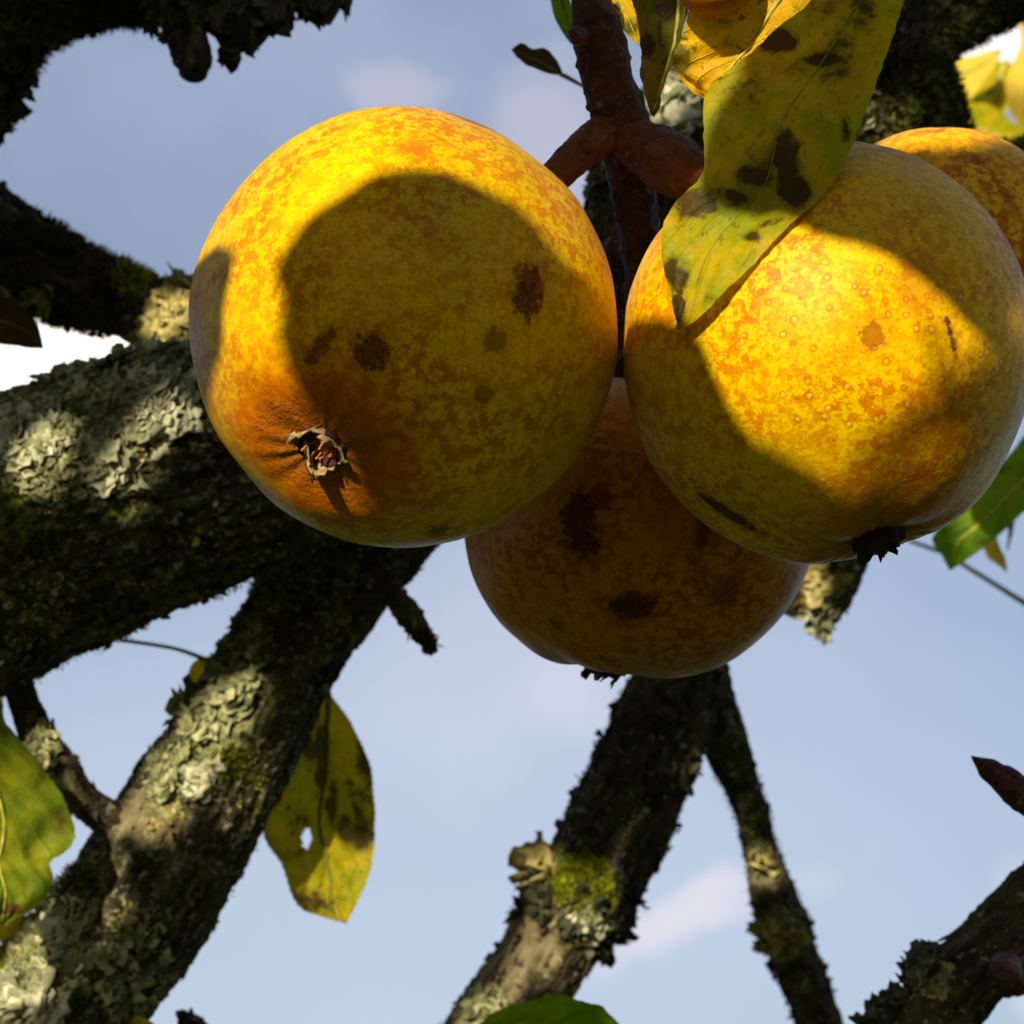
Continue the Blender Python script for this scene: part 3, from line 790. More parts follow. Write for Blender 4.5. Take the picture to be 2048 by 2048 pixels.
mid_, sM = branch('branch', 'moss-topped branch dropping from behind the lowest apple to bottom centre',
    [(1385, 1200, .67, 84), (1368, 1330, .67, 86), (1325, 1450, .67, 95), (1262, 1600, .67, 100), (1188, 1750, .668, 100), (1108, 1885, .666, 88), (1010, 2030, .664, 86), (890, 2200, .66, 86)],
    M_bark, lich=[(1185, 1830, 42, .8), (1130, 1800, 40, .5), (960, 2020, 60, .7)], moss=[(1170, 1765, 75, 1.1), (1180, 1830, 50, .8)], tan=[(1060, 1880, 85, 1.1), (1000, 1960, 70, 1.0), (1100, 1730, 30, .9), (950, 2030, 60, 1)],
    flakes=900, flake_size=.0026, amp=1.0)
mosspatch(mid_, sM, 1165, 1770, 58, 3200, .0024); mosspatch(mid_, sM, 1150, 1790, 105, 900, .0012); mosspatch(mid_, sM, 1190, 1810, 40, 1200, .0020)
lichen(mid_, sM, 1180, 1835, 36, 110, .0026, M_lichenW, tilt=(.3, 1.2)); lichen(mid_, sM, 975, 2020, 40, 60, .003)
# ragged foliose fringe along both edges
lichen(mid_, sM, 1210, 1850, 90, 110, .0042, M_lichenD, tilt=(.5, 1.4), rag=.6, facing=False, name='lichen_fringe'); lichen(mid_, sM, 1050, 1790, 60, 60, .0042, M_lichenD, tilt=(.4, 1.3), rag=.6, facing=False, name='lichen_fringe')
lichen(mid_, sM, 1075, 1730, 34, 28, .0060, M_lichenY, tilt=(.4, 1.4), rag=.6, facing=False, name='lichen_fringe'); lichen(mid_, sM, 1320, 1560, 170, 90, .0024, M_lichenD, tilt=(.4, 1.4), rag=.6, facing=False, name='lichen_fringe')
mosspatch(mid_, sM, 1300, 1560, 200, 900, .0009, M_mossD)
fk, sF = branch('branch', 'thinner knobbly branch forking right from the moss-topped branch',
    [(1395, 1340, .675, 56), (1425, 1430, .68, 50), (1458, 1510, .69, 41), (1498, 1610, .70, 34), (1525, 1710, .715, 35), (1545, 1780, .72, 44), (1568, 1850, .73, 50), (1602, 1950, .74, 46), (1650, 2090, .75, 46)],
    M_bark, lich=[(1560, 1865, 70, 1.), (1520, 1720, 50, .8), (1510, 1630, 30, .6), (1470, 1540, 26, .5), (1600, 1960, 40, .5)], moss=[(1545, 1860, 40, .5)], tan=[(1525, 1730, 60, 1), (1490, 1600, 30, .7)],  # lichen and tan masks widened, putting sunlit patches into the colour
    flakes=350, flake_size=.0018, knob=1.6)
lichen(fk, sF, 1558, 1865, 42, 130, .0032, M_lichenY, tilt=(.2, 1.2)); lichen(fk, sF, 1525, 1720, 26, 40, .0026, M_lichenY); mosspatch(fk, sF, 1520, 1730, 200, 1000, .0011, M_mossD)
lichen(fk, sF, 1600, 1950, 120, 50, .0024, M_lichenD, tilt=(.4, 1.4), rag=.6, facing=False, name='lichen_fringe')

lr, sR = branch('branch', 'dark branch crossing the bottom right corner with grey lichen and a red bud',
    [(2275, 1575, .56, 66), (2142, 1730, .56, 67), (2026, 1858, .56, 70), (1930, 1963, .56, 76), (1812, 2096, .56, 82), (1700, 2200, .56, 92)],
    M_bark, lich=[(1870, 1960, 42, .85)], moss=[(1980, 1900, 60, .35), (2050, 1800, 60, .35)], flakes=350, flake_size=.002, amp=.7)
lichen(lr, sR, 1868, 1958, 38, 110, .0024, M_lichen, tilt=(.4, 1.3)); lichen(lr, sR, 1835, 1930, 46, 60, .0040, M_lichenD, tilt=(.5, 1.4), facing=False, name='lichen_fringe')
lichen(lr, sR, 1760, 2010, 50, 60, .0038, M_lichenD, tilt=(.5, 1.4), facing=False, name='lichen_fringe')
stem('bud', [(2010, 1945, .545, 28), (2012, 1938, .536, 31), (2013, 1934, .531, 24), (2013, 1933, .529, 12)], M_bud, lr, 3, .04)
stem('bud', [(2010, 1950, .56, 40), (2030, 1965, .557, 36), (2040, 1972, .556, 22)], M_bud, lr, 0, .04)

tl, sTL = branch('branch', 'dark mossy bough arching over the top left corner',
    [(-300, 480, .60, 135), (-150, 270, .60, 132), (-75, 92, .60, 128), (42, -32, .60, 126), (155, -72, .60, 126), (280, -92, .60, 126), (450, -118, .60, 128), (720, -175, .60, 120)],
    M_barkG, moss=[(60, 60, 120, .6), (200, 10, 100, .5), (400, 10, 60, .6)], flakes=2000, flake_size=.0028, amp=1.2)
mosspatch(tl, sTL, 100, 60, 220, 5000, .0028, M_mossD); mosspatch(tl, sTL, 320, 0, 160, 2500, .0028, M_mossD)
lichen(tl, sTL, 20, 190, 60, 50, .0040, M_lichenD, tilt=(.5, 1.3), rag=.5, facing=False, name='lichen_fringe')
branch('stub', None, [(350, -70, .585, 52), (362, 0, .58, 48), (372, 55, .578, 40), (380, 95, .577, 42), (388, 125, .576, 40), (388, 142, .576, 30)], M_bark, parent=tl, partname='stub', moss=[(400, 30, 40, .7)], knob=1.6)
pv, sv_ = SURF[tl.name+'stub']; ii = RNG.integers(0, len(pv)*3//5, 420)
v_, f_, t_ = lobes(pv[ii], sv_[ii], .0030*RNG.uniform(.5, 1.4, 420), (.3, 1.4), 7, 1.3, .5)
obj('stub_flakes', v_, f_, M_lichenD, tl, dict(tint=t_), 'stuff', smooth=False)
def scraps(parent, spots, mat, name):
    PP, NN, SS = [], [], []
    for (x, y, d, n, w, h, s) in spots:
        for k in range(n):
            t = RNG.uniform(0, 1)
            PP.append(at(x+RNG.normal()*w*(1-t*.75), y+t*h, d+RNG.normal()*.003)); NN.append(nz(RNG.normal(size=3)*.6-FW*.8)); SS.append(s*RNG.uniform(.5, 1.3))
    v, f, t = lobes(np.array(PP), np.array(NN), np.array(SS), (-.3, .6), 8, 1.5, .55, droop=-UP)
    o = obj(name, v, f, mat, parent, dict(tint=t), 'stuff', smooth=False)
    md = o.modifiers.new('thickness', 'SOLIDIFY'); md.thickness = .0003
for sp_ in [(480, 0, .580, 90, 26, 62, .0050), (462, 45, .580, 26, 7, 58, .0036), (500, 20, .585, 10, 6, 35, .0032), (545, -20, .580, 90, 28, 58, .0050), (622, -10, .582, 50, 20, 26, .0042), (678, -15, .59, 10, 10, 8, .005), (300, 20, .585, 14, 8, 26, .003), (430, 0, .585, 30, 14, 40, .0045)]:
    scraps(tl, [sp_], M_lichenD, 'hanging_lichen')

tr_, sTR = branch('branch', 'thick lichened branch coming down from top right, passing behind leaf and spur',
    [(2250, -190, .66, 118), (2060, -95, .655, 112), (1925, -28, .65, 112), (1825, 40, .645, 118), (1700, 130, .64, 135), (1570, 190, .63, 125), (1440, 248, .62, 112), (1340, 335, .615, 108), (1275, 455, .61, 104), (1262, 600, .61, 100), (1262, 800, .61, 95), (1300, 1000, .61, 95), (1370, 1200, .605, 92)],
    M_bark, lich=[(1350, 200, 60, .9), (1740, 255, 60, 1), (1225, 340, 40, .6), (1300, 90, 40, .6)], moss=[(1420, 150, 50, .6)], tan=[(1740, 265, 40, .7)], flakes=1200, flake_size=.003, amp=1.1)
lichen(tr_, sTR, 1350, 205, 52, 140, .0050, M_lichenW); lichen(tr_, sTR, 1740, 255, 52, 120, .0048, M_lichenW, tilt=(.1, .8)); lichen(tr_, sTR, 1220, 335, 34, 60, .0048, M_lichen, facing=False)
mosspatch(tr_, sTR, 1900, 60, 160, 2500, .0025, M_mossD)
m2, sM2 = branch('branch', 'mossy branch stub running down behind the upper right apple',
    [(1740, 60, .64, 100), (1800, 165, .635, 96), (1838, 270, .63, 94), (1865, 380, .625, 88), (1885, 500, .62, 80)], M_barkG, moss=[(1840, 200, 120, .6)], flakes=500, flake_size=.002)
mosspatch(m2, sM2, 1850, 220, 130, 5000, .0022, M_mossD)
m3, sM3 = branch('branch', 'sunlit yellow-green mossy branch end at right edge above the hidden apple',
    [(1930, 420, .70, 60), (1985, 372, .70, 62), (2060, 345, .70, 60), (2180, 330, .70, 60)], M_barkG, moss=[(2010, 350, 120, 1.2)], lich=[(1990, 350, 30, .6)], flakes=100)
mosspatch(m3, sM3, 2010, 340, 90, 3500, .0026); lichen(m3, sM3, 1990, 345, 50, 40, .004, M_lichenY)

st, sS = branch('branch', 'broken lichen-tipped stub poking out below the sunlit apple',
    [(1715, 1020, .68, 56), (1690, 1090, .68, 54), (1665, 1150, .68, 54), (1648, 1198, .68, 50), (1642, 1222, .68, 40)], M_barkG, lich=[(1620, 1160, 50, .9), (1640, 1220, 30, .8)], flakes=120, flake_size=.002)
lichen(st, sS, 1625, 1165, 38, 70, .0050, M_lichenY); lichen(st, sS, 1640, 1225, 30, 40, .0050, M_lichenW)
bd = thing('winter_bud', at(2070, 1610, .50), 'pointed dark red bud poking in from the right edge', 'bud')
stem('stem', [(2130, 1660, .50, 34), (2075, 1612, .50, 34), (2030, 1580, .50, 33)], M_bud, bd, 2, .08)
for k, (p, r0, s0) in enumerate([((2040, 1586), 36, 0), ((2014, 1565), 31, .6), ((1990, 1548), 25, .3)]):
    ux, uy = -.80, -.60
    stem('bud_scale', [(p[0]-ux*8, p[1]-uy*8, .50, r0), (p[0]+ux*18, p[1]+uy*18, .50, r0*.86), (p[0]+ux*38, p[1]+uy*38, .50, r0*.5), (p[0]+ux*(58), p[1]+uy*58, .50, r0*.08)], M_bud, bd, 0, .10)
wire = thing('twig', at(2060, 1212, .64), 'thin straight green shoot behind the green leaf at right', 'twig')
stem('shoot', [(2100, 1236, .84, 6), (2048, 1205, .84, 6), (1960, 1150, .84, 5), (1890, 1108, .84, 4.5), (1820, 1082, .84, 4)], M_veinD, wire, 0, .05, 12, .003)

# ------------------------------------------------------------------ leaves
leaf('leaf', 'big olive-yellow leaf hanging in front of the sunlit apple, brown blotches',
     [(1700, -120, .405), (1640, -20, .402), (1560, 50, .400), (1500, 110, .399), (1415, 180, .398), (1408, 270, .397), (1405, 350, .396), (1345, 410, .396), (1321, 480, .396), (1335, 580, .393), (1352, 655, .390)],
     [(1860, -150, .398), (1815, -20, .396), (1785, 80, .394), (1745, 190, .392), (1695, 310, .390), (1640, 400, .388), (1560, 470, .385), (1490, 540, .3845), (1430, 600, .385), (1390, 640, .387), (1356, 662, .3895)],
     ML_olive, fold=.05, wave=.03, spots=[(1558, 78, 40, 28), (1572, 325, 26, 66), (1590, 385, 34, 34), (1510, 350, 44, 26), (1405, 405, 80, 36), (1470, 400, 40, 22), (1352, 545, 30, 38), (1500, 470, 26, 12), (1355, 620, 14, 32), (1640, 120, 40, 14), (1420, 600, 18, 10), (1690, 260, 14, 30)], ribr=(2.4, 1), seed=1, rib=M_veinO)
leaf('leaf', 'golden sunlit leaf behind the top of the big olive leaf, finely speckled',
     [(1480, -110, .414), (1395, -20, .414), (1368, 60, .415), (1345, 135, .417), (1400, 195, .419)],
     [(1760, -110, .411), (1720, 0, .411), (1650, 90, .411), (1560, 160, .413), (1450, 225, .417)], ML_gold, fold=.03, wave=.05, spots=[(1360, 120, 26, 40)], ribr=(6, 2), seed=2)
leaf('leaf', 'narrow olive leaf with dark patches hanging just right of the spur',
     [(1255, -60, .43), (1263, 0, .43), (1278, 60, .429), (1282, 140, .428), (1294, 200, .427), (1305, 232, .427)],
     [(1400, -60, .415), (1384, 0, .415), (1362, 90, .417), (1336, 155, .42), (1318, 210, .424), (1309, 234, .427)], ML_dull, fold=.25, wave=.03, spots=[(1330, 20, 30, 30), (1295, 90, 20, 25), (1320, 60, 8, 40)], seed=3)
leaf('leaf', 'small torn yellow leaf between spur and narrow olive leaf at top edge',
     [(1190, -70, .465), (1202, 0, .465), (1236, 44, .464), (1258, 74, .464), (1280, 92, .464)], [(1270, -70, .462), (1268, 0, .462), (1276, 45, .462), (1281, 70, .463), (1283, 94, .464)], ML_gold, fold=.1, spots=[(1232, 12, 8, 8), (1262, 56, 20, 22)], ribr=(3, 1), seed=4, nu=30, nv=14)
leaf('leaf', 'slim green leaf hanging from the top edge left of the spur',
     [(1090, -70, .52), (1101, 0, .52), (1112, 42, .52), (1135, 78, .52), (1154, 98, .52)], [(1128, -70, .517), (1140, 0, .517), (1150, 40, .517), (1156, 75, .518), (1158, 99, .52)], ML_green, fold=.1, ribr=(3, 1), seed=5, nu=30, nv=14, rib=M_veinD)
leaf('leaf', 'tiny dark leaf on a thin stalk pointing left above the big apple',
     [(1128, 150, .56), (1108, 112, .56), (1088, 96, .56), (1066, 98, .56), (1044, 87, .56), (1024, 97, .56)], [(1128, 152, .557), (1100, 148, .557), (1072, 138, .557), (1050, 128, .557), (1032, 112, .558), (1023, 100, .56)], ML_brown, fold=.15, petiole=[(1190, 185, .56, 3), (1155, 166, .56, 4), (1128, 151, .56, 5)], ribr=(3, 1), seed=6, nu=30, nv=14, rib=M_veinD)
leaf('leaf', 'big wavy yellow-green leaf at the left edge beside the short twig',
     [(-25, 1385, .56), (-90, 1470, .55), (-130, 1580, .548), (-120, 1690, .548), (-70, 1790, .55), (0, 1848, .555)],
     [(0, 1395, .57), (40, 1470, .572), (92, 1545, .574), (132, 1600, .574), (150, 1660, .573), (128, 1705, .570), (100, 1725, .566), (108, 1768, .564), (78, 1812, .560), (4, 1850, .556)], ML_grn, fold=.08, wave=.05, spots=[(112, 1625, 18, 14), (20, 1820, 30, 16)], seed=7)
leaf('leaf', 'brown-edged leaf scrap at the left edge under the wavy green leaf',
     [(-80, 1790, .60), (-30, 1785, .60), (20, 1800, .60), (45, 1830, .60), (50, 1856, .60)], [(-80, 1900, .60), (-30, 1890, .60), (10, 1880, .60), (35, 1868, .60), (50, 1858, .60)], ML_yel, fold=.1, seed=8, nu=24, nv=12)
leaf('leaf', 'spotted yellow leaf with a small hole hanging behind the slanting branch',
     [(655, 1385, .632), (610, 1460, .630), (570, 1560, .628), (528, 1660, .627), (562, 1730, .627), (592, 1805, .628), (640, 1832, .629), (688, 1846, .630)],
     [(662, 1388, .637), (705, 1450, .639), (738, 1520, .640), (750, 1600, .640), (748, 1690, .638), (738, 1750, .635), (716, 1800, .632), (692, 1848, .630)], ML_yel, fold=.09, wave=.04, hole=[(613, 1677, 9, 22)], spots=[(606, 1455, 15, 30), (620, 1505, 15, 34), (640, 1555, 15, 34), (662, 1605, 16, 34), (690, 1655, 18, 34), (735, 1500, 22, 70), (715, 1670, 38, 34), (640, 1510, 14, 70), (665, 1600, 14, 60), (690, 1650, 16, 30)], seed=9, rib=M_veinD, nu=90, nv=44, serr=.012)  # slanting row of spots paints a cast shadow bar; the others are blotches
leaf('leaf', 'small round leaf end peeping out left of the slanting branch, on a long thin stalk',
     [(398, 1314, .64), (380, 1335, .64), (375, 1365, .64), (377, 1392, .64), (395, 1420, .64)], [(450, 1310, .635), (470, 1340, .635), (470, 1380, .635), (450, 1410, .637), (400, 1422, .64)], ML_olive, fold=.1, petiole=[(240, 1280, .64, 4), (310, 1290, .64, 4), (360, 1300, .64, 4), (420, 1322, .64, 5)], seed=10, rib=M_veinD, ribr=(3, 1), nu=30, nv=16)
leaf('leaf', 'bright green leaf rising over the bottom edge beside the moss-topped branch',
     [(930, 2070, .545), (985, 2030, .545), (1045, 2006, .545), (1110, 1992, .545), (1170, 1998, .545), (1220, 2030, .546), (1262, 2085, .548)],
     [(930, 2078, .55), (1000, 2110, .56), (1060, 2130, .565), (1120, 2140, .568), (1180, 2130, .565), (1230, 2110, .558), (1264, 2090, .55)], ML_green, fold=-.05, wave=.03, seed=11)
leaf('leaf', 'dull brown leaf at the left edge beneath the dark side branch',
     [(-120, 610, .60), (-50, 585, .60), (0, 590, .60), (45, 612, .60), (75, 650, .60), (86, 694, .60)], [(-120, 680, .605), (-50, 690, .605), (0, 689, .605), (30, 692, .605), (60, 696, .605), (86, 698, .602)], ML_brown, fold=.1, seed=12, rib=M_veinD, ribr=(4, 1), nu=30, nv=16)
leaf('leaf', 'fresh green leaf with pointed tip behind the sunlit apple at right edge',
     [(2110, 800, 0.730), (2040, 880, 0.730), (1985, 950, 0.728), (1930, 1010, 0.727), (1866, 1072, 0.726), (1882, 1108, 0.727), (1897, 1138, 0.728)],
     [(2200, 880, 0.720), (2125, 955, 0.720), (2066, 1008, 0.720), (2040, 1030, 0.720), (2005, 1064, 0.722), (1945, 1112, 0.725), (1901, 1140, 0.728)], ML_green, fold=.06, wave=.05, spots=[(2000, 925, 10, 22)], seed=13)
leaf('leaf', 'curled orange-yellow dead leaf under the fresh green leaf at right',
     [(2030, 1000, 0.790), (1998, 1040, 0.790), (1964, 1070, 0.790), (1972, 1112, 0.790), (1990, 1125, 0.790), (2012, 1144, 0.790)], [(2038, 1000, 0.780), (2010, 1035, 0.780), (1992, 1062, 0.780), (2000, 1095, 0.782), (2010, 1115, 0.785), (2015, 1145, 0.790)], ML_pale, fold=.3, seed=14, nu=30, nv=14, ribr=(3, 1))
leaf('leaf', 'thin shrivelled brown leaf hanging beside the curled orange-yellow one',
     [(2010, 990, 0.810), (2006, 1015, 0.810), (2014, 1040, 0.810), (2016, 1070, 0.810), (2013, 1100, 0.810)], [(2040, 990, 0.805), (2036, 1015, 0.805), (2030, 1040, 0.805), (2022, 1075, 0.807), (2016, 1102, 0.810)], ML_brown, fold=.3, seed=15, nu=24, nv=12, ribr=(3, 1))
leaf('leaf', 'blurred pale yellow leaf far behind at top right, below the dark branch',
     [(1990, 100, 1.0), (1930, 115, 1.0), (1870, 125, 1.0), (1855, 160, 1.0), (1880, 205, 1.0), (1910, 235, 1.0)], [(2000, 105, .99), (1985, 140, .99), (1965, 165, .99), (1945, 195, .99), (1930, 215, .995), (1912, 238, 1.0)], ML_pale, fold=.05, seed=16, nu=30, nv=16)
leaf('leaf', 'blurred shaded olive leaf beside the pale yellow one at top right',
     [(1975, 118, 1.02), (1955, 170, 1.02), (1925, 215, 1.02), (1900, 240, 1.02), (1930, 260, 1.02)], [(2040, 128, 1.01), (2030, 170, 1.01), (2020, 210, 1.01), (1990, 240, 1.01), (1932, 262, 1.02)], ML_olive, fold=.05, seed=17, nu=30, nv=16)
leaf('leaf', 'blurred yellow-olive leaf low in the top right background clump',
     [(1890, 215, .95), (1915, 205, .95), (1960, 205, .95), (2005, 225, .95), (2060, 275, .95)], [(1895, 220, .94), (1925, 262, .94), (1965, 292, .94), (2010, 300, .94), (2062, 280, .95)], ML_olive, fold=.15, seed=18, nu=30, nv=16)
leaf('leaf', 'blurred bright orange-yellow leaf curling down the right edge at top',
     [(2075, 0, .96), (2040, 30, .96), (2042, 90, .96), (2012, 160, .96), (2018, 220, .96), (2044, 262, .96)], [(2130, 10, .95), (2120, 60, .95), (2110, 120, .95), (2090, 180, .95), (2080, 230, .955), (2048, 265, .96)], ML_pale, fold=.1, seed=19, nu=30, nv=16)
leaf('leaf', 'leaf tip just rising over the bottom edge beside the slanting branch',
     [(240, 2090, .58), (262, 2040, .58), (285, 2034, .58), (310, 2050, .58), (335, 2090, .58)], [(240, 2096, .585), (265, 2110, .585), (290, 2120, .585), (315, 2110, .583), (336, 2094, .58)], ML_yel, fold=.05, seed=20, nu=24, nv=12)
branch('twig', 'blunt dark twig end just above the bottom edge, left of centre',
     [(400, 2110, .62, 30), (392, 2075, .62, 32), (380, 2050, .62, 26), (372, 2040, .62, 18)], M_bark, flakes=60, flake_size=.002, cat='twig')

# ------------------------------------------------------------------ unseen leaves and twigs, shaped and added to shade the cluster
E1 = nz(np.cross(SUN, UP)); E2 = np.cross(E1, SUN)
def s2(P): P = np.asarray(P); return np.stack([P @ E1, P @ E2], -1)
def from_s2(ab, t): return ab[..., 0:1]*E1+ab[..., 1:2]*E2+t*SUN
def on(gm, px, py): c, r = cen(gm); return hit(c, r, px, py)

def caster(label, pts3, t, mat=ML_canopy, name='leaf', margin=1.0):
    """a leaf whose outline, seen from the sun, passes over pts3"""
    ab = s2(pts3); ctr = ab.mean(0)
    t0 = np.mean(np.asarray(pts3) @ SUN)+t
    ab = cr(np.vstack([ab, ab[:1]]), 60)[:, :2]
    rings = [ctr+(ab-ctr)*f for f in (1, .8, .55, .28, .02)]
    V = []
    for k, rg in enumerate(rings):
        wv2 = .0030*np.sin(np.linspace(0, 12.5, 60))*(1 if k == 0 else .4 if k == 1 else 0)
        V.append(from_s2(rg, t0)+SUN*(wv2[:, None]+[.0, .004, .007, .009, .010][k]))
    V = np.vstack(V)
    F = grid_faces(5, 60, True)
    th = thing(name, V[0], label, 'leaf', None)
    e = rings[0]; uvv = np.zeros_like(V); uvv[:, 0] = (V @ E2-(V @ E2).min())/np.ptp(V @ E2); uvv[:, 1] = (V @ E1-(V @ E1).min())/np.ptp(V @ E1)
    obj('blade', V, F, mat, th, dict(leafuv=uvv, spots=np.zeros(len(V))))
    pp = np.array([[*V[-1], .0008], [*(V[-1]+.02*SUN), .0009], [*(V[-1]+.05*SUN+.003*UP), .0011], [*(V[-1]+.09*SUN+.010*UP), .0014]])
    tv, tf, _ = tube(pp, 8, .003); obj('petiole', tv, tf, M_veinD, th, dict(ring=np.zeros(len(tv))))
    return th
# round shade on the left apple
caster('broad cupped leaf in front of the cluster shading the big left apple',
       [on(GA, *p) for p in [(572, 730), (552, 665), (566, 605), (545, 548), (572, 490), (622, 430), (680, 392), (745, 352), (830, 342), (905, 350), (975, 385), (1040, 415), (1100, 480), (1150, 560), (1190, 625), (1222, 700)]]+[cA+rA*(1.15*RT-.35*UP), cA+rA*(1.0*RT-1.0*UP), cA+rA*(.35*RT-1.4*UP)]+[on(GA, *p) for p in [(745, 1030), (725, 950), (670, 880), (600, 800)]], .34)
caster('small leaf in front of the cluster shading the left rim of the big apple',
       [on(GA, *p) for p in [(470, 500), (462, 560), (450, 620), (448, 700), (425, 780), (418, 860)]]+[cA+rA*p for p in (-1.05*RT-.35*UP, -1.12*RT+.0*UP, -1.02*RT+.2*UP)]+[on(GA, 405, 520), on(GA, 440, 488)], .26)
caster('wide leaf in front of the cluster shading the top of the right apple',
       [on(GB, *p) for p in [(1545, 435), (1640, 475), (1720, 495), (1800, 530), (1880, 590), (1975, 680)]]+[on(GB, 2035, 640), cB+rB*(1.05*RT+.35*UP), cB+rB*(1.05*RT+1.05*UP+.3*FW), cB+rB*(.3*RT+1.35*UP+.3*FW), cB+rB*(-.25*RT+1.0*UP)], .26)
caster('long leaf in front of the cluster shading the lower left of the right apple',
       [on(GB, *p) for p in [(1262, 655), (1330, 645), (1398, 675), (1425, 740), (1455, 805), (1495, 865), (1540, 915), (1590, 965), (1640, 1010)]]+[cB+rB*(.40*RT-1.35*UP), cB+rB*(-.3*RT-1.6*UP), cB+rB*(-1.2*RT-1.1*UP), cB+rB*(-1.3*RT-.3*UP)], .21)

caster('leaf in front of the cluster shading the upper part of the big hanging leaf',
       [at(*p) for p in [(1650, -90, .40), (1830, -90, .39), (1760, 150, .39), (1700, 300, .39), (1610, 410, .388), (1500, 430, .39), (1400, 385, .395), (1415, 260, .397), (1480, 165, .398), (1550, 75, .40)]], .24)
caster('leaf in front of the cluster shading the lower right of the right apple',
       [on(GB, *p) for p in [(1700, 1040), (1790, 950), (1870, 880), (1950, 790), (2005, 700)]]+[cB+rB*(1.25*RT-.1*UP), cB+rB*(1.1*RT-.8*UP), cB+rB*(.3*RT-1.25*UP)], .36)

# unseen canopy added to block the sun, leaving the sunlit patches open
def inpoly(x, y, P):
    P = np.asarray(P, float); r = np.zeros(len(x), bool); j = len(P)-1
    for i in range(len(P)):
        c = ((P[i, 1] > y) != (P[j, 1] > y)) & (x < (P[j, 0]-P[i, 0])*(y-P[i, 1])/(P[j, 1]-P[i, 1]+1e-9)+P[i, 0])
        r ^= c; j = i
    return r
gx, gy = np.meshgrid(np.arange(-40, 2100, 14), np.arange(-40, 2100, 14)); gx = gx.ravel().astype(float); gy = gy.ravel().astype(float)
LIT = []
for poly, d in [([(0, 840), (70, 790), (110, 860), (60, 940), (0, 950)], .548), ([(250, 790), (330, 785), (390, 830), (380, 860), (310, 860)], .552),
        ([(325, 590), (395, 610), (395, 750), (300, 720), (310, 660)], .61), ([(420, 1360), (520, 1340), (500, 1430), (450, 1530), (430, 1610), (330, 1690), (225, 1640), (230, 1560), (330, 1440)], .596),
        ([(90, 1800), (190, 1790), (170, 1880), (110, 2000), (40, 2060), (-20, 2060), (-20, 1900)], .585), ([(450, 1300), (470, 1240), (530, 1160), (560, 1180), (500, 1300)], .61),
        ([(1130, 1735), (1240, 1750), (1235, 1830), (1170, 1890), (1080, 1960), (990, 1960), (1060, 1830), (1050, 1720)], .65), ([(890, 2060), (940, 1980), (1030, 1985), (980, 2060)], .65),
        ([(1495, 1690), (1550, 1700), (1550, 1750), (1500, 1740)], .71), ([(1515, 1830), (1580, 1830), (1590, 1880), (1520, 1890)], .725),
        ([(1340, -20), (1640, -20), (1560, 60), (1530, 120), (1400, 190), (1330, 130)], .413), ([(1190, -20), (1280, -20), (1290, 90), (1250, 80)], .464),
        ([(1300, 170), (1400, 170), (1400, 250), (1310, 250)], .605), ([(1690, 225), (1800, 240), (1790, 290), (1700, 290)], .625),
        ([(1850, 10), (2090, 10), (2090, 400), (1960, 380), (1850, 200)], .98), ([(1730, 285), (1850, 262), (1950, 290), (1900, 315), (1800, 300)], .462),
        ([(-20, 1480), (80, 1540), (140, 1680), (90, 1780), (0, 1700)], .565), ([(540, 1640), (600, 1560), (650, 1640), (740, 1700), (700, 1830), (590, 1790)], .628),
        ([(60, 1440), (110, 1440), (145, 1580), (110, 1560), (80, 1520)], .59), ([(1960, 960), (2030, 960), (2010, 1040), (1940, 1040)], .722),
        ([(1960, 1050), (2020, 1050), (2020, 1150), (1970, 1120)], .785), ([(1590, 1110), (1640, 1110), (1640, 1240), (1590, 1230)], .665),
        ([(1950, 300), (2060, 300), (2060, 380), (1960, 380)], .68), ([(1060, 1715), (1110, 1715), (1110, 1760), (1060, 1760)], .66), ([(1330, 480), (1560, 450), (1400, 640), (1340, 640)], .373)]:
    k = inpoly(gx, gy, poly)
    LIT += [at(a, b, d) for a, b in zip(gx[k], gy[k])]
for gm in (GA, GB):
    c, r = cen(gm); k = ((gx-gm[0])**2+(gy-gm[1])**2 < (gm[3])**2)
    LIT += [hit(c, r, a, b) for a, b in zip(gx[k], gy[k])]
for c, r in ((cA, rA), (cB, rB)):
    for f_ in np.linspace(0, 2*math.pi, 120):
        for z_ in (-.25, 0., .2): LIT.append(c+r*1.045*(math.cos(f_)*RT+math.sin(f_)*UP)+r*z_*FW)
LIT2 = s2(np.array(LIT))
tt = np.linspace(0, 1, 7)
scene_t = at(1024, 1024, .6) @ SUN
prof = np.sin(math.pi*tt**.8)**.8
canopy = []; rc = np.random.default_rng(21)
# points that lie in shade: everything of branches, spur and big leaf facing the sun outside the lit patches
SHP = []
for key, (V_, N_) in list(SURF.items()):
    x, y, z = proj(V_)
    ok = np.nonzero((x > -100) & (x < 2150) & (y > -100) & (y < 2150) & (N_ @ SUN > -.1) & (np.einsum('ij,ij->i', N_, CAM-V_) > -.02))[0]
    if len(ok) == 0: continue
    cell = (np.round(x[ok]/13)*1000+np.round(y[ok]/13)).astype(int)
    ok = ok[np.unique(cell, return_index=True)[1]]
    SHP.append(V_[ok])
for o in bpy.data.objects:
    if o.type == 'MESH' and o.name.startswith(('shoot', 'stalk')) and o.parent.name == 'fruiting_spur':
        co_ = np.array([v.co for v in o.data.vertices])+np.array(parent_origin(o.parent)); SHP.append(co_[rc.choice(len(co_), 300)])
for nm_ in (tD,):
    me_ = [c_ for c_ in nm_.children if c_.name.startswith('skin')][0].data
    co_ = np.array([v.co for v in me_.vertices])+cD; x, y, z = proj(co_)
    SHP.append(co_[(x < 2150) & (y < 640) & ((y > 305) | (x < 1730)) & (np.einsum('ij,ij->i', co_-cD, CAM-co_) > 0)][::6])
SHP = np.vstack(SHP); SH2 = s2(SHP); SHT = SHP @ SUN
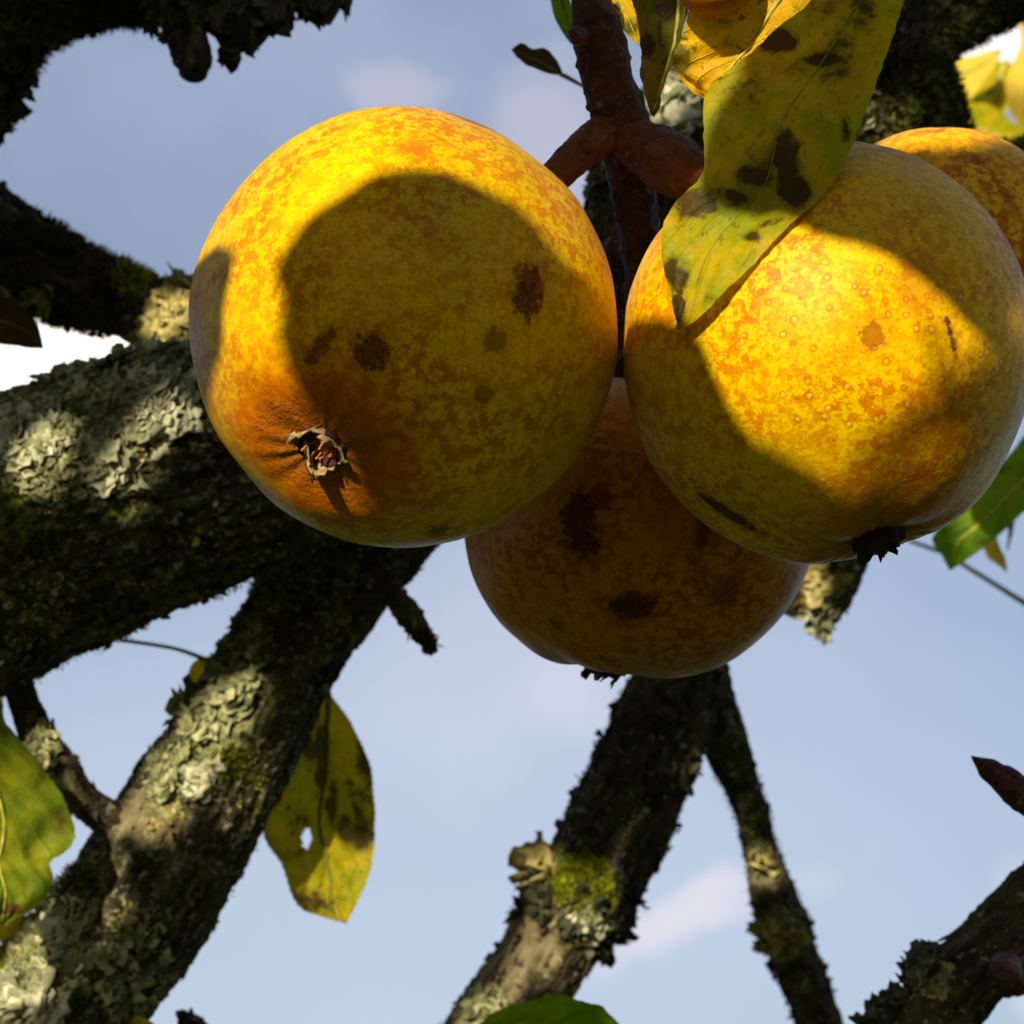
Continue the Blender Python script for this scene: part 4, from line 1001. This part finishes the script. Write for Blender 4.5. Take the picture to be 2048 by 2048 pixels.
near = np.array([np.min(np.sum((LIT2-a)**2, 1)) for a in SH2])
keep = near > .0022**2; SHP, SH2, SHT = SHP[keep], SH2[keep], SHT[keep]
cnt = np.zeros(len(SHP), int); placed = 0
for k in range(16000):
    need = np.nonzero(cnt < (2 if k < 9000 else 1))[0]
    if len(need) == 0: break
    p_ = rc.choice(need)
    sc_ = rc.choice([1.1, .8, .55, .36, .24], p=[.3, .2, .2, .15, .15] if k < 6000 else [.05, .1, .2, .3, .35])
    Ln, Wd = .060*sc_*rc.uniform(.8, 1.2), .019*sc_*rc.uniform(.8, 1.2)
    ab = SH2[p_]+rc.normal(size=2)*Wd*.5; t = SHT[p_]+rc.uniform(.34, .75)
    cpt = from_s2(ab[None], t)[0]
    nn = nz(SUN+rc.normal(size=3)*.25); ax = nz(np.cross(nn, rc.normal(size=3))); sd = np.cross(nn, ax)
    u_ = (tt-.5)*Ln
    mid_l = cpt+ax*u_[:, None]-nn*(.06*Ln*(2*tt-1)**2)[:, None]
    Vl = np.stack([mid_l-sd*(Wd*prof)[:, None]+nn*.15*Wd, mid_l, mid_l+sd*(Wd*prof)[:, None]+nn*.15*Wd], 1).reshape(-1, 3)
    x, y, z = proj(Vl)
    if np.any((z > 0) & (x > -200) & (x < 2250) & (y > -200) & (y < 2250)): continue
    if np.min(np.linalg.norm(Vl-CAM, axis=1)) < .09: continue
    M_ = np.linalg.inv(np.array([s2(ax[None])[0], s2(sd[None])[0]]).T).T
    uv_ = (LIT2-ab) @ M_
    pad = .0012
    if np.any((np.abs(uv_[:, 0])/(Ln*.5+pad))**2+(np.abs(uv_[:, 1])/(Wd+pad))**2 < 1.0): continue
    uv_ = (SH2-ab) @ M_
    hit_ = (np.abs(uv_[:, 0])/(Ln*.45))**2+(np.abs(uv_[:, 1])/(Wd*.85))**2 < 1.0
    cnt[hit_] += 1
    canopy.append(Vl); placed += 1
# more unseen crown leaves added behind and above the viewer to dim skylight
ctr_ = at(1024, 1024, .45); tries = 0; extra = 0
while extra < 1500 and tries < 12000:
    tries += 1
    d_ = nz(rc.normal(size=3)); d_ = d_ if d_ @ (-FW*.8+UP*.6) > 0 else -d_
    cpt = ctr_+d_*rc.uniform(.5, 1.15)
    x, y, z = proj(cpt[None]); x, y, z = x[0], y[0], z[0]
    if not (z < -.03 or (z > 0 and y < -900)) or np.linalg.norm(cpt-CAM) < .2: continue
    Ln, Wd = .065*rc.uniform(.8, 1.2), .021*rc.uniform(.8, 1.2)
    nn = nz(d_+rc.normal(size=3)*.4); ax = nz(np.cross(nn, rc.normal(size=3))); sd = np.cross(nn, ax)
    ab = s2(cpt[None])[0]
    if cpt @ SUN > scene_t-.05 and np.min(np.sum((LIT2-ab)**2, 1)) < (Ln*.5+.002)**2: continue
    u_ = (tt-.5)*Ln
    mid_l = cpt+ax*u_[:, None]-nn*(.06*Ln*(2*tt-1)**2)[:, None]
    canopy.append(np.stack([mid_l-sd*(Wd*prof)[:, None]+nn*.15*Wd, mid_l, mid_l+sd*(Wd*prof)[:, None]+nn*.15*Wd], 1).reshape(-1, 3)); extra += 1
print('unshaded', (cnt == 0).sum(), len(cnt))
CV = np.vstack(canopy); fl = grid_faces(7, 3)
CF = (fl[None]+(np.arange(len(canopy))*21)[:, None, None]).reshape(-1, 4)
uvc = np.tile(np.stack([np.repeat(tt, 3), np.tile([0, .5, 1], 7), np.zeros(21)], 1), (len(canopy), 1))
bough = thing('overhanging_bough', at(300, -2200, .5), 'leafy bough of the same tree hanging above and behind the viewer', 'branch')  # unseen bough, added to carry the light-blocking leaves
obj('foliage', CV, CF, ML_canopy, bough, dict(leafuv=uvc, spots=np.zeros(len(CV))), 'stuff')
cc = CV.mean(0)
for k in range(10):
    tgt = canopy[rc.integers(len(canopy))].mean(0)
    P0 = cc+.55*UP-.25*FW+rc.normal(size=3)*.05; P1 = (P0+tgt)/2+rc.normal(size=3)*.04
    tv, tf, _ = tube(np.array([[*P0, .006], [*P1, .0035], [*tgt, .0015]]), 10, .01, bark_disp(.6))
    obj('twig', tv, tf, M_flake, bough, dict(tint=np.full(len(tv), .5)))
print('canopy leaves', placed)
